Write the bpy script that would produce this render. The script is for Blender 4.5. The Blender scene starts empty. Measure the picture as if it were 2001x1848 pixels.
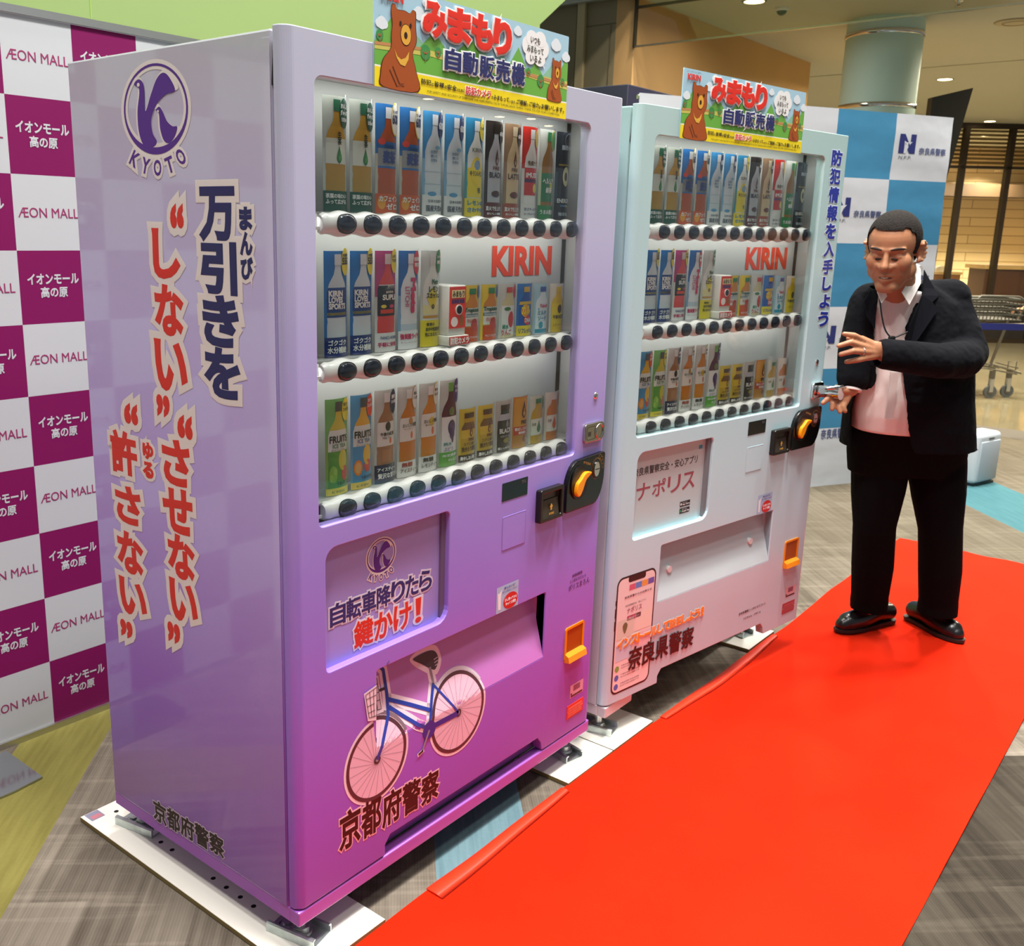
import bpy, bmesh, math, random
from mathutils import Vector, Matrix
PI = math.pi
SC = bpy.context.scene
COL = SC.collection
random.seed(7)
# ------------------------------------------------------------------ camera, world, lights, exposure
cam_d = bpy.data.cameras.new('camera'); cam = bpy.data.objects.new('camera', cam_d); COL.objects.link(cam)
cam_d.sensor_width = 36.0; cam_d.lens = 34.537; cam_d.shift_x = 0.05873; cam_d.shift_y = -0.00869
cam_d.clip_start = 0.05; cam_d.clip_end = 100
def cam_matrix(loc, yaw, pitch, roll):
    f = Vector((math.sin(yaw)*math.cos(pitch), math.cos(yaw)*math.cos(pitch), math.sin(pitch)))
    r = Vector((math.cos(yaw), -math.sin(yaw), 0)); d = f.cross(r)
    c, s = math.cos(roll), math.sin(roll)
    R, D = c*r + s*d, -s*r + c*d
    m = Matrix((R, -D, -f)).transposed().to_4x4(); m.translation = loc
    return m
cam.matrix_world = cam_matrix(Vector((-1.1652, -1.3467, 1.5024)), 0.8801, -0.2348, -0.0219)
cam_d.dof.use_dof = True; cam_d.dof.focus_distance = 2.1; cam_d.dof.aperture_fstop = 10.0
SC.camera = cam
SC.view_settings.view_transform = 'Standard'; SC.view_settings.look = 'None'
SC.view_settings.gamma = 1.0; SC.view_settings.use_curve_mapping = False
SC.view_settings.exposure = -0.32
W = bpy.data.worlds.new('mall_ambient'); SC.world = W; W.use_nodes = True
W.node_tree.nodes['Background'].inputs[0].default_value = (0.84, 0.93, 1.0, 1)
W.node_tree.nodes['Background'].inputs[1].default_value = 0.34
CEIL = 3.15
def lamp(x, y, power, size=0.5, col=(1, .97, .93), z=CEIL-.06, spread=120, target=None):
    d = bpy.data.lights.new('downlight_or_fill', 'AREA'); d.shape = 'DISK'; d.size = size
    d.energy = power; d.color = col; d.spread = math.radians(spread)
    o = bpy.data.objects.new('downlight_or_fill', d); COL.objects.link(o); o.location = (x, y, z)
    if target: o.rotation_euler = (Vector(target)-o.location).to_track_quat('-Z', 'Y').to_euler()
    return o
ATR = 6.0      # the machines stand in a tall atrium, the mall aisle behind is low
for x, y, p, s in [(0.2, -.8, 190, .5), (2.0, -.6, 190, .5), (4.0, -.8, 170, .5), (-1.8, -1.2, 110, .5), (0.6, -2.6, 45, .5), (3.2, -2.8, 25, .5),
                   (4.9, .9, 190, .35), (-1.0, .7, 90, .5), (2.2, 1.5, 70, .5)]:
    lamp(x, y, p, s, z=ATR-.05, spread=130)
lamp(6.0, 0.0, 60, .5); lamp(6.0, 1.75, 12, .3, spread=170)  # added fills: the first brightens the column, the second the tan wall
for x, y, p in [(8.6, .2, 70), (9.5, 1.0, 230), (11.2, 2.6, 230), (12.6, 1.4, 230), (9.0, -1.4, 190), (12.0, -1.5, 200)]:  # first entry is an added fill for the tan wall
    lamp(x, y, p, .5, (1, .88, .66), spread=170)
# ------------------------------------------------------------------ helpers
def lin(h):
    if not isinstance(h, str): return (*h, 1) if len(h) == 3 else h
    c = [int(h[i:i+2], 16)/255 for i in (0, 2, 4)]
    return tuple((v/12.92 if v <= .04045 else ((v+.055)/1.055)**2.4) for v in c)+(1,)
_M = {}
def mat(name, col, rough=.5, metal=0.0, spec=.5, emit=0.0, bump=None, coat=0.0, vary=0.0, vscale=8.0):
    key = (name, str(col), rough, metal, emit)
    if key in _M: return _M[key]
    m = bpy.data.materials.new(name); m.use_nodes = True
    nt = m.node_tree; b = nt.nodes['Principled BSDF']; c = lin(col)
    b.inputs['Base Color'].default_value = c; b.inputs['Roughness'].default_value = rough
    b.inputs['Metallic'].default_value = metal; b.inputs['Specular IOR Level'].default_value = spec
    b.inputs['Coat Weight'].default_value = coat
    if emit:
        b.inputs['Emission Color'].default_value = c; b.inputs['Emission Strength'].default_value = emit
    if vary:
        tc = nt.nodes.new('ShaderNodeTexCoord'); n = nt.nodes.new('ShaderNodeTexNoise'); n.inputs['Scale'].default_value = vscale
        n.inputs['Detail'].default_value = 4
        nt.links.new(tc.outputs['Object'], n.inputs['Vector'])
        mx = nt.nodes.new('ShaderNodeMix'); mx.data_type = 'RGBA'; mx.blend_type = 'MULTIPLY'
        mx.inputs[0].default_value = 1
        mr = nt.nodes.new('ShaderNodeMapRange'); mr.inputs[1].default_value = .3; mr.inputs[2].default_value = .7
        mr.inputs[3].default_value = 1-vary; mr.inputs[4].default_value = 1+vary*.4
        nt.links.new(n.outputs['Fac'], mr.inputs[0]); mx.inputs[6].default_value = c
        nt.links.new(mr.outputs[0], mx.inputs[7]); nt.links.new(mx.outputs[2], b.inputs['Base Color'])
    if bump:
        tc = nt.nodes.new('ShaderNodeTexCoord'); n = nt.nodes.new('ShaderNodeTexNoise'); n.inputs['Scale'].default_value = bump[0]
        nt.links.new(tc.outputs['Object'], n.inputs['Vector'])
        bp = nt.nodes.new('ShaderNodeBump'); bp.inputs['Strength'].default_value = bump[1]; bp.inputs['Distance'].default_value = bump[2]
        nt.links.new(n.outputs['Fac'], bp.inputs['Height']); nt.links.new(bp.outputs['Normal'], b.inputs['Normal'])
    _M[key] = m
    return m
def ink(h, rough=.45): return mat('ink_'+h, h, rough)
def mat_grad(name, stops, rough=.35, coat=0.0, spec=.5, axis=2, clear=(.12, 1.5)):
    """printed vertical colour gradient: stops = [(height in metres, colour)]"""
    m = bpy.data.materials.new(name); m.use_nodes = True; nt = m.node_tree; b = nt.nodes['Principled BSDF']
    b.inputs['Roughness'].default_value = rough; b.inputs['Coat Weight'].default_value = coat; b.inputs['Coat Roughness'].default_value = clear[0]; b.inputs['Coat IOR'].default_value = clear[1]
    b.inputs['Specular IOR Level'].default_value = spec
    tc = nt.nodes.new('ShaderNodeTexCoord'); sx = nt.nodes.new('ShaderNodeSeparateXYZ')
    nt.links.new(tc.outputs['Object'], sx.inputs[0])
    mr = nt.nodes.new('ShaderNodeMapRange'); mr.inputs[1].default_value = 0; mr.inputs[2].default_value = 1.9
    nt.links.new(sx.outputs[axis], mr.inputs[0])
    r = nt.nodes.new('ShaderNodeValToRGB'); el = r.color_ramp.elements
    while len(el) < len(stops): el.new(.5)
    for e, (z, c) in zip(el, stops): e.position = z/1.9; e.color = lin(c)
    nt.links.new(mr.outputs[0], r.inputs[0]); nt.links.new(r.outputs[0], b.inputs['Base Color'])
    return m
def mat_glass(name, tint=(1, 1, 1), ior=1.45, rough=0.0, dens=0.0):
    m = bpy.data.materials.new(name); m.use_nodes = True; nt = m.node_tree
    nt.nodes.remove(nt.nodes['Principled BSDF']); out = nt.nodes['Material Output']
    t = nt.nodes.new('ShaderNodeBsdfTransparent'); t.inputs[0].default_value = (*tint, 1)
    g = nt.nodes.new('ShaderNodeBsdfGlossy'); g.inputs['Roughness'].default_value = rough
    lw = nt.nodes.new('ShaderNodeLayerWeight'); lw.inputs[0].default_value = .5      # same reflectance from both sides of the pane
    pw = nt.nodes.new('ShaderNodeMath'); pw.operation = 'POWER'; pw.inputs[1].default_value = 4.5
    f = nt.nodes.new('ShaderNodeMath'); f.operation = 'MULTIPLY_ADD'; f0 = ((ior-1)/(ior+1))**2; f.inputs[1].default_value = 1-f0; f.inputs[2].default_value = f0
    nt.links.new(lw.outputs['Facing'], pw.inputs[0]); nt.links.new(pw.outputs[0], f.inputs[0])
    mx = nt.nodes.new('ShaderNodeMixShader')
    nt.links.new(f.outputs[0], mx.inputs[0]); nt.links.new(t.outputs[0], mx.inputs[1]); nt.links.new(g.outputs[0], mx.inputs[2])
    nt.links.new(mx.outputs[0], out.inputs[0])
    return m
class MB:
    """collects shapes, builds ONE mesh object"""
    def __init__(s): s.v = []; s.f = []; s.m = []; s.mats = []; s.sm = []
    def mi(s, m):
        if m not in s.mats: s.mats.append(m)
        return s.mats.index(m)
    def add(s, vs, fs, m, smooth=False):
        o = len(s.v); s.v += [tuple(v) for v in vs]; k = s.mi(m)
        for f in fs: s.f.append(tuple(i+o for i in f)); s.m.append(k); s.sm.append(smooth)
        return s
    def box(s, a, b, m):
        x0, y0, z0 = a; x1, y1, z1 = b
        vs = [(x0,y0,z0),(x1,y0,z0),(x1,y1,z0),(x0,y1,z0),(x0,y0,z1),(x1,y0,z1),(x1,y1,z1),(x0,y1,z1)]
        return s.add(vs, [(0,3,2,1),(4,5,6,7),(0,1,5,4),(1,2,6,5),(2,3,7,6),(3,0,4,7)], m)
    def rbox(s, a, b, m, r=.01, seg=3, smooth=True):
        bm = bmesh.new(); bmesh.ops.create_cube(bm, size=1)
        for v in bm.verts: v.co = Vector([(a[i]+b[i])/2+v.co[i]*(b[i]-a[i]) for i in range(3)])
        bmesh.ops.bevel(bm, geom=bm.edges[:], offset=r, segments=seg, affect='EDGES', profile=.5)
        return s.bm(bm, m, smooth)
    def bm(s, bm, m, smooth=False, mtx=None):
        bm.verts.index_update()
        s.add([(mtx @ v.co if mtx else v.co) for v in bm.verts], [[v.index for v in f.verts] for f in bm.faces], m, smooth)
        bm.free(); return s
    def poly(s, pts, m): return s.add(pts, [tuple(range(len(pts)))], m)
    def prism(s, pts2, fn, d0, d1, m, smooth=False):
        """closed outline pts2 (u,v), extruded from depth d0 to d1; fn(u,v,d) -> xyz"""
        n = len(pts2)
        vs = [fn(u, v, d0) for u, v in pts2]+[fn(u, v, d1) for u, v in pts2]
        s.add(vs, [tuple(range(n))[::-1], tuple(range(n, 2*n))], m, False)
        return s.add(vs, [(i, (i+1) % n, n+(i+1) % n, n+i) for i in range(n)], m, smooth)
    def loft(s, rings, m, closed=True, caps=True, smooth=True):
        n = len(rings[0]); vs = [p for r in rings for p in r]; fs = []
        for k in range(len(rings)-1):
            for i in range(n if closed else n-1):
                j = (i+1) % n; fs.append((k*n+i, k*n+j, (k+1)*n+j, (k+1)*n+i))
        s.add(vs, fs, m, smooth)
        if caps and closed:
            s.add(rings[0], [tuple(range(n))[::-1]], m); s.add(rings[-1], [tuple(range(n))], m)
        return s
    def tube(s, pts, r, m, n=10, caps=True):
        pts = [Vector(p) for p in pts]; rs = r if isinstance(r, (list, tuple)) else [r]*len(pts); rings = []
        up = None
        for i, p in enumerate(pts):
            t = (pts[min(i+1, len(pts)-1)]-pts[max(i-1, 0)]).normalized()
            if up is None: up = t.orthogonal().normalized()
            up = (up-t*up.dot(t)).normalized(); sd = t.cross(up)
            rings.append([p+(up*math.cos(a)+sd*math.sin(a))*rs[i] for a in [2*PI*k/n for k in range(n)]])
        return s.loft(rings, m, True, caps)
    def cyl(s, c, r, h, m, n=24, axis='z', r2=None):
        c = Vector(c); d = {'x': Vector((1,0,0)), 'y': Vector((0,1,0)), 'z': Vector((0,0,1))}[axis]
        return s.tube([c, c+d*h], [r, r if r2 is None else r2], m, n)
    def lathe(s, prof, c, m, n=24):
        c = Vector(c)
        return s.loft([[c+Vector((r*math.cos(2*PI*k/n), r*math.sin(2*PI*k/n), z)) for k in range(n)] for r, z in prof], m, True, False)
    def build(s, name, parent=None, loc=None, rz=0.0):
        me = bpy.data.meshes.new(name); me.from_pydata(s.v, [], s.f)
        for m in s.mats: me.materials.append(m)
        me.polygons.foreach_set('material_index', s.m); me.polygons.foreach_set('use_smooth', s.sm); me.update()
        o = bpy.data.objects.new(name, me); COL.objects.link(o)
        if parent: o.parent = parent
        if loc is not None: o.location = loc
        o.rotation_euler = (0, 0, rz)
        return o
def tag(o, label=None, cat=None, group=None, kind=None):
    if label: o['label'] = label
    if cat: o['category'] = cat
    if group: o['group'] = group
    if kind: o['kind'] = kind
    return o
def thing(name, label, cat, loc=(0,0,0), rz=0.0, group=None):
    o = bpy.data.objects.new(name, None); COL.objects.link(o); o.empty_display_size = .1
    o.location = loc; o.rotation_euler = (0, 0, rz)
    return tag(o, label, cat, group)
def boolean(o, cutters, op='DIFFERENCE'):
    for c in cutters:
        c.parent = o.parent
        md = o.modifiers.new('cut', 'BOOLEAN'); md.object = c; md.operation = op; md.solver = 'EXACT'
    bpy.context.view_layer.update()
    me = bpy.data.meshes.new_from_object(o.evaluated_get(bpy.context.evaluated_depsgraph_get()))
    o.modifiers.clear(); old = o.data; nm = old.name; o.data = me; bpy.data.meshes.remove(old); me.name = nm
    for c in cutters:
        cm = c.data; bpy.data.objects.remove(c); bpy.data.meshes.remove(cm)
    return o
def rrect(x0, z0, x1, z1, r, n=5):
    rs = r if isinstance(r, (list, tuple)) else [r]*4
    out = []
    for (cx, cz, a0), q in zip([(x1, z1, 0), (x0, z1, 90), (x0, z0, 180), (x1, z0, 270)], rs):
        sx, sz = (1 if a0 in (0, 270) else -1), (1 if a0 in (0, 90) else -1)
        for k in range(n+1):
            a = math.radians(a0+90*k/n); out.append((cx-sx*q+q*math.cos(a), cz-sz*q+q*math.sin(a)))
    return out
def ell(cx, cz, rx, rz, n=32, a0=0, a1=360):
    return [(cx+rx*math.cos(math.radians(a0+(a1-a0)*k/n)), cz+rz*math.sin(math.radians(a0+(a1-a0)*k/n))) for k in range(n if a1-a0 >= 360 else n+1)]
def smooth_closed(pts, n=6):
    out = []; N = len(pts)
    for i in range(N):
        p0, p1, p2, p3 = [pts[(i+k-1) % N] for k in range(4)]
        for k in range(n):
            t = k/n
            out.append(tuple(.5*((2*p1[a])+(-p0[a]+p2[a])*t+(2*p0[a]-5*p1[a]+4*p2[a]-p3[a])*t*t+(-p0[a]+3*p1[a]-3*p2[a]+p3[a])*t**3) for a in (0, 1)))
    return out
def smooth_open(pts, n=6):
    P = [pts[0]]+list(pts)+[pts[-1]]; out = []
    for i in range(1, len(P)-2):
        p0, p1, p2, p3 = P[i-1:i+3]
        for k in range(n):
            t = k/n
            out.append(tuple(.5*((2*p1[a])+(-p0[a]+p2[a])*t+(2*p0[a]-5*p1[a]+4*p2[a]-p3[a])*t*t+(-p0[a]+3*p1[a]-3*p2[a]+p3[a])*t**3) for a in range(len(p1))))
    out.append(tuple(pts[-1])); return out
# ---- lettering: outlines of the built-in font as flat faces
_T = {}
def glyphs(s, bold=0.0, shear=0.0):
    k = (s, round(bold, 4), shear)
    if k in _T: return _T[k]
    cu = bpy.data.curves.new('letters', 'FONT'); cu.body = s; cu.size = 1; cu.resolution_u = 3; cu.shear = shear
    if bold: cu.bevel_depth = bold; cu.bevel_resolution = 1 if bold < .05 else 2
    o = bpy.data.objects.new('letters', cu); COL.objects.link(o)
    me = bpy.data.meshes.new_from_object(o.evaluated_get(bpy.context.evaluated_depsgraph_get()))
    vs = [(v.co.x, v.co.y, v.co.z/bold if bold else 0.0) for v in me.vertices]     # upper half of the bevel only
    fs = [tuple(p.vertices) for p in me.polygons if all(me.vertices[i].co.z > -1e-5 for i in p.vertices)]
    bpy.data.objects.remove(o); bpy.data.curves.remove(cu); bpy.data.meshes.remove(me)
    _T[k] = (vs, fs)
    return _T[k]
def text(mb, s, box, fn, m, bold=0.02, halo=None, halo_m=None, depth=.0004, shear=0.0, fit=True):
    """fills box (u0,v0,u1,v1) with the string; fn(u,v,d) -> xyz with d = lift off the surface"""
    base, _ = glyphs(s, 0, shear)
    if not base: return
    ax = min(v[0] for v in base); bx = max(v[0] for v in base); ay = min(v[1] for v in base); by = max(v[1] for v in base)
    u0, v0, u1, v1 = box; sx = (u1-u0)/max(bx-ax, 1e-6); sy = (v1-v0)/max(by-ay, 1e-6)
    if not fit: sx = sy = min(sx, sy)
    cx, cy = (ax+bx)/2, (ay+by)/2
    for bd, mm, d in ([(halo, halo_m, depth)] if halo else [])+[(bold, m, depth*2 if halo else depth)]:
        vs, fs = glyphs(s, bd, shear)
        mb.add([fn((u0+u1)/2+(x-cx)*sx, (v0+v1)/2+(y-cy)*sy, d+z*.0002) for x, y, z in vs], fs, mm)
def vtext(mb, s, cells, fn, m, **k):
    for ch, c in zip(s, cells): text(mb, ch, c, fn, m, **k)
front = lambda u, v, d: (u, -d, v)
def at_y(y0): return lambda u, v, d: (u, y0-d, v)
# ------------------------------------------------------------------ floor materials
class NT:
    def __init__(s, m): s.nt = m.node_tree; s.b = s.nt.nodes['Principled BSDF']
    def n(s, t, **k):
        x = s.nt.nodes.new(t)
        for a, v in k.items(): setattr(x, a, v)
        return x
    def l(s, a, b): s.nt.links.new(a, b)
    def math(s, op, a, b=None, c=None):
        x = s.n('ShaderNodeMath', operation=op)
        for i, v in enumerate((a, b, c)):
            if v is None: continue
            if isinstance(v, (int, float)): x.inputs[i].default_value = v
            else: s.l(v, x.inputs[i])
        return x.outputs[0]
    def mix(s, f, a, b, mode='MIX'):
        x = s.n('ShaderNodeMix', data_type='RGBA', blend_type=mode)
        for i, v in ((0, f), (6, a), (7, b)):
            if isinstance(v, (int, float)): x.inputs[i].default_value = v
            elif isinstance(v, str): x.inputs[i].default_value = lin(v)
            else: s.l(v, x.inputs[i])
        return x.outputs[2]
    def noise(s, vec, scale, detail=3, rough=.6):
        x = s.n('ShaderNodeTexNoise'); x.inputs['Scale'].default_value = scale; x.inputs['Detail'].default_value = detail
        x.inputs['Roughness'].default_value = rough; s.l(vec, x.inputs['Vector']); return x.outputs['Fac']
    def comb(s, x, y, z=0.0):
        c = s.n('ShaderNodeCombineXYZ')
        for i, v in enumerate((x, y, z)):
            if isinstance(v, (int, float)): c.inputs[i].default_value = v
            else: s.l(v, c.inputs[i])
        return c.outputs[0]
    def step(s, v, lo, hi):   # 1 inside [lo, hi]
        return s.math('MULTIPLY', s.math('GREATER_THAN', v, lo), s.math('LESS_THAN', v, hi))
def carpet_tile_material():
    m = bpy.data.materials.new('carpet_tiles'); m.use_nodes = True; t = NT(m)
    t.b.inputs['Roughness'].default_value = .95; t.b.inputs['Specular IOR Level'].default_value = .1
    tc = t.n('ShaderNodeTexCoord'); sx = t.n('ShaderNodeSeparateXYZ'); t.l(tc.outputs['Object'], sx.inputs[0])
    X, Y = sx.outputs[0], sx.outputs[1]
    n = t.math('ADD', t.math('MULTIPLY', X, -.681), t.math('MULTIPLY', Y, .732))
    p = t.math('ADD', t.math('MULTIPLY', X, .732), t.math('MULTIPLY', Y, .681))
    def mr(v, a, b):
        x = t.n('ShaderNodeMapRange'); t.l(v, x.inputs[0]); x.inputs[1].default_value = a; x.inputs[2].default_value = b; return x.outputs[0]
    # the woven plaid of the tiles: blocks and thin streaks along both directions
    br = t.n('ShaderNodeTexBrick'); br.offset = .37; br.squash = 1.0
    t.l(t.comb(p, n), br.inputs['Vector']); br.inputs['Scale'].default_value = 1.0
    br.inputs['Brick Width'].default_value = .33; br.inputs['Row Height'].default_value = .125; br.inputs['Mortar Size'].default_value = 0.0
    br.inputs['Color1'].default_value = (0, 0, 0, 1); br.inputs['Color2'].default_value = (1, 1, 1, 1); br.inputs['Bias'].default_value = -.1
    blocks = t.n('ShaderNodeSeparateColor'); t.l(br.outputs['Color'], blocks.inputs[0])
    s1 = mr(t.noise(t.comb(t.math('MULTIPLY', p, 1.6), t.math('MULTIPLY', n, 34)), 1, 2), .35, .7)
    s2 = mr(t.noise(t.comb(t.math('MULTIPLY', X, 1.1), t.math('MULTIPLY', Y, 1.0), 3.1), 9, 3), .3, .7)
    s3 = mr(t.noise(t.comb(t.math('MULTIPLY', p, 30), t.math('MULTIPLY', n, 1.8), 7.7), 1, 2), .52, .68)
    rib = t.math('MULTIPLY_ADD', t.math('SINE', t.math('MULTIPLY', n, 900)), .5, .5)
    v = t.math('ADD', t.math('MULTIPLY', blocks.outputs[0], .34), t.math('MULTIPLY', s1, .36))
    v = t.math('ADD', v, t.math('MULTIPLY', s2, .12)); v = t.math('ADD', v, t.math('MULTIPLY', s3, .24))
    v = t.math('ADD', v, t.math('MULTIPLY', rib, .10))
    grey = t.mix(v, '4c443b', '92887a')
    grey = t.mix(t.math('MULTIPLY', t.math('LESS_THAN', n, -1.0), t.math('LESS_THAN', p, .80)), grey, t.mix(v, '28231d', '544d43'))
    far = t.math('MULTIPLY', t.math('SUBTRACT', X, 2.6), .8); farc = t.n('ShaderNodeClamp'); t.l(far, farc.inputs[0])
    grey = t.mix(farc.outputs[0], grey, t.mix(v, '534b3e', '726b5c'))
    loop = t.math('MULTIPLY_ADD', t.noise(t.comb(t.math('MULTIPLY', p, 140), t.math('MULTIPLY', n, 60)), 1, 2), .5, .35)
    ys = t.math('MULTIPLY_ADD', t.noise(t.comb(t.math('MULTIPLY', p, 5), t.math('MULTIPLY', n, 60), 2.2), 1, 2), .8, t.math('MULTIPLY', loop, .4))
    yellow = t.mix(ys, '565020', '857e46')
    teal = t.mix(ys, '3e5a63', '728d94')
    c = t.mix(t.step(n, .671, .908), grey, yellow)
    c = t.mix(t.step(n, -.537, -.297), c, teal)
    c = t.mix(t.step(n, -4.02, -3.518), c, t.mix(ys, '2f575d', '487278'))
    t.l(c, t.b.inputs['Base Color'])
    bp = t.n('ShaderNodeBump'); bp.inputs['Strength'].default_value = .5; bp.inputs['Distance'].default_value = .002
    t.l(loop, bp.inputs['Height']); t.l(bp.outputs[0], t.b.inputs['Normal'])
    return m
def felt_material():
    m = bpy.data.materials.new('red_felt'); m.use_nodes = True; t = NT(m)
    t.b.inputs['Roughness'].default_value = .95; t.b.inputs['Specular IOR Level'].default_value = .08
    tc = t.n('ShaderNodeTexCoord')
    a = t.noise(tc.outputs['Object'], 420, 3); b = t.noise(tc.outputs['Object'], 5, 3)
    v = t.math('ADD', t.math('MULTIPLY', a, .6), t.math('MULTIPLY', b, .4))
    t.l(t.mix(v, 'b61a05', 'da2809'), t.b.inputs['Base Color'])
    bp = t.n('ShaderNodeBump'); bp.inputs['Strength'].default_value = .35; bp.inputs['Distance'].default_value = .002
    t.l(a, bp.inputs['Height']); t.l(bp.outputs[0], t.b.inputs['Normal'])
    return m
def stone_tile_material():
    m = bpy.data.materials.new('polished_stone'); m.use_nodes = True; t = NT(m)
    t.b.inputs['Roughness'].default_value = .07; t.b.inputs['Specular IOR Level'].default_value = .75
    tc = t.n('ShaderNodeTexCoord')
    v = t.noise(tc.outputs['Object'], 2.4, 5)
    t.l(t.mix(v, '726b55', '8a826a'), t.b.inputs['Base Color'])
    return m
WHITE = mat('white_paint', 'e8e8e4', .4)
CHROME = mat('chrome', 'd9d9d9', .12, 1.0)
ZINC = mat('zinc_steel', 'c4cfcd', .32, .85, vary=.2, vscale=40)
ALU = mat('brushed_aluminium', 'c9c9c6', .35, 1.0)
BLACK = mat('black_plastic', '141416', .3)
DARK = mat('dark_void', '0b0b0c', .8)
RUBBER = mat('black_foam', '0e0e0e', .9, bump=(300, .4, .002))
# ------------------------------------------------------------------ room
fl = MB(); fl.box((-6, -14, -.1), (7.45, 9, 0), carpet_tile_material())
fl.box((7.45, -14, -.1), (7.87, 9, .001), mat('threshold_mat', '4a443c', .8, bump=(200, .4, .002)))
fl.box((7.87, -14, -.1), (26, 16, 0), stone_tile_material())
tag(fl.build('floor'), kind='structure')
cm = mat('ceiling_board', 'b0ae9e', .85, vary=.05, vscale=.6)
ce = MB(); ce.box((5.45, -14, CEIL), (9.73, 16, CEIL+.1), cm); ce.box((5.45, -6, CEIL), (5.495, 2.545, ATR), cm); ce.box((-3.5, -4.5, ATR), (5.495, 2.62, ATR+.1), cm); ce.box((9.77, -14, CEIL), (26, 16, CEIL+.1), cm)
ce.box((9.68, -14, CEIL+.03), (9.83, 16, CEIL+.09), mat('ceiling_joint', '5d4c31', .8))
tag(ce.build('ceiling'), kind='structure')
# green feature wall with its slanted right end
gw = MB(); gy = 2.5
gw.prism([(-5, 0), (4.26, 0), (4.26, 2.76), (4.78, 3.12), (5.45, 3.12), (5.45, ATR), (-5, ATR)], lambda u, v, d: (u, gy+d, v), 0, .12, mat('green_wall_paint', '879f60', .6, vary=.03, vscale=2))
gw.box((1.155, gy-.0015, 0), (1.159, gy+.01, ATR), mat('green_joint', '93b355', .7))
tag(gw.build('wall_back'), kind='structure')
tan = mat('tan_wall', 'c89c60', .7, vary=.06, vscale=1.5); bge = mat('beige_panel', '8a7c5a', .7, vary=.05, vscale=1.5)
wl = MB()
wl.box((5.5, 2.545, 0), (8.9, 2.7, CEIL), tan); wl.box((5.5, 2.70, 0), (5.65, 2.955, CEIL), bge); wl.box((5.5, 3.045, 0), (5.65, 6, CEIL), bge)
wl.box((5.47, 2.955, 0), (5.65, 3.02, CEIL), mat('pilaster', 'b8a478', .6)); wl.box((5.55, 3.02, 0), (5.65, 3.045, CEIL), DARK)
wl.box((5.496, 2.74, 0), (5.51, 2.744, 2.98), mat('panel_joint', '6f6040', .8)); wl.box((5.496, 2.70, 2.985), (5.51, 2.955, 2.99), mat('panel_joint', '6f6040', .8))
tag(wl.build('wall_right'), kind='structure')
# glass smoke barrier hanging from the ceiling
sb = thing('smoke_barrier', 'glass smoke barrier hanging under the ceiling in front of the column', 'smoke barrier', (5.5, 0, 2.805))
MB().box((-.004, -6, .012), (.004, 2.53, CEIL-2.805), mat_glass('barrier_glass', (.93, .92, .86))).build('glass_pane', sb)
MB().box((-.012, -6, 0), (.008, 2.545, .010), mat('rail_steel', '8e8873', .3, .9)).build('bottom_rail', sb)
MB().box((-.015, 2.53, 0), (.015, 2.545, CEIL-2.805), mat('bronze', '3c3626', .4, .6)).build('end_post', sb)
MB().box((-.012, -6, CEIL-2.805-.085), (.012, 2.53, CEIL-2.805-.07), mat('bronze', '3c3626', .4, .6)).build('top_rail', sb)
# round column
cl = thing('column', 'round teal column with chrome bands behind the checked banner', 'column', (7.335, 1.374, 0))
MB().lathe([(.285, 0), (.285, CEIL)], (0, 0, 0), mat('teal_column_paint', 'b8d4cc', .6, vary=.04, vscale=2), 48).build('shaft', cl)
for z in (1.3, 1.9, 2.51, 3.04):
    MB().lathe([(.285, z-.018), (.292, z-.015), (.292, z+.015), (.285, z+.018)], (0, 0, 0), CHROME, 48).build('band', cl)
# ceiling fittings
def downlight(x, y, e, label, grp='recessed ceiling downlights'):
    o = thing('downlight', label, 'ceiling light', (x, y, CEIL), 0, grp)
    MB().lathe([(.088, -.006), (.088, 0), (.072, .0), (.072, -.006)], (0, 0, 0), WHITE, 24).build('trim_ring', o)
    MB().lathe([(.001, -.003), (.071, -.003), (.071, -.001), (.001, -.001)], (0, 0, 0), mat('lit_lens', 'ffe0ae', .5, emit=e), 24).build('lens', o)
vis = [(6.11, 1.927, 'round lit downlight at the top edge, nearest the camera dome'), (9.517, 3.131, 'lit downlight between the right sign panel and the teal column'),
       (10.61, 1.753, 'lit downlight just right of the teal column'), (14.96, 2.23, 'lit downlight above the shop front blinds')]
for x, y, l in vis: downlight(x, y, 14, l)
for x, y in [(9.04, -7.6), (9.22, -7.45), (11.15, -8.03), (11.6, -7.78), (12.58, -8.13), (6.6, -5.0), (14.5, -6.5), (8.0, -3.6)]:
    downlight(x, y, 40, 'lit ceiling downlight out over the hall')
for x, y, l in [(6.45, 1.857, 'small dark dome camera on the ceiling beside the first downlight')]:
    o = thing('dome_camera', l, 'camera', (x, y, CEIL))
    MB().lathe([(.05, 0), (.05, -.012), (.042, -.02)], (0, 0, 0), WHITE).build('base', o)
    MB().lathe([(.036, -.018), (.032, -.035), (.018, -.048), (.001, -.052)], (0, 0, 0), BLACK).build('dome', o)
o = thing('ceiling_speaker', 'flat round speaker grille in the ceiling at the upper right corner', 'speaker', (7.87, .575, CEIL))
MB().lathe([(.15, 0), (.15, -.008), (.135, -.012), (.001, -.012)], (0, 0, 0), mat('grille', 'a59777', .6)).build('grille', o)
MB().lathe([(.085, -.012), (.09, -.016), (.095, -.012)], (0, 0, 0), mat('grille_ring', '6e6248', .6)).build('ring', o)
o = thing('sprinkler', 'small ceiling sprinkler right of the teal column', 'sprinkler', (6.89, .748, CEIL))
MB().lathe([(.035, 0), (.03, -.01), (.012, -.014), (.012, -.035), (.022, -.037), (.022, -.04), (.001, -.04)], (0, 0, 0), CHROME).build('head', o)
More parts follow.
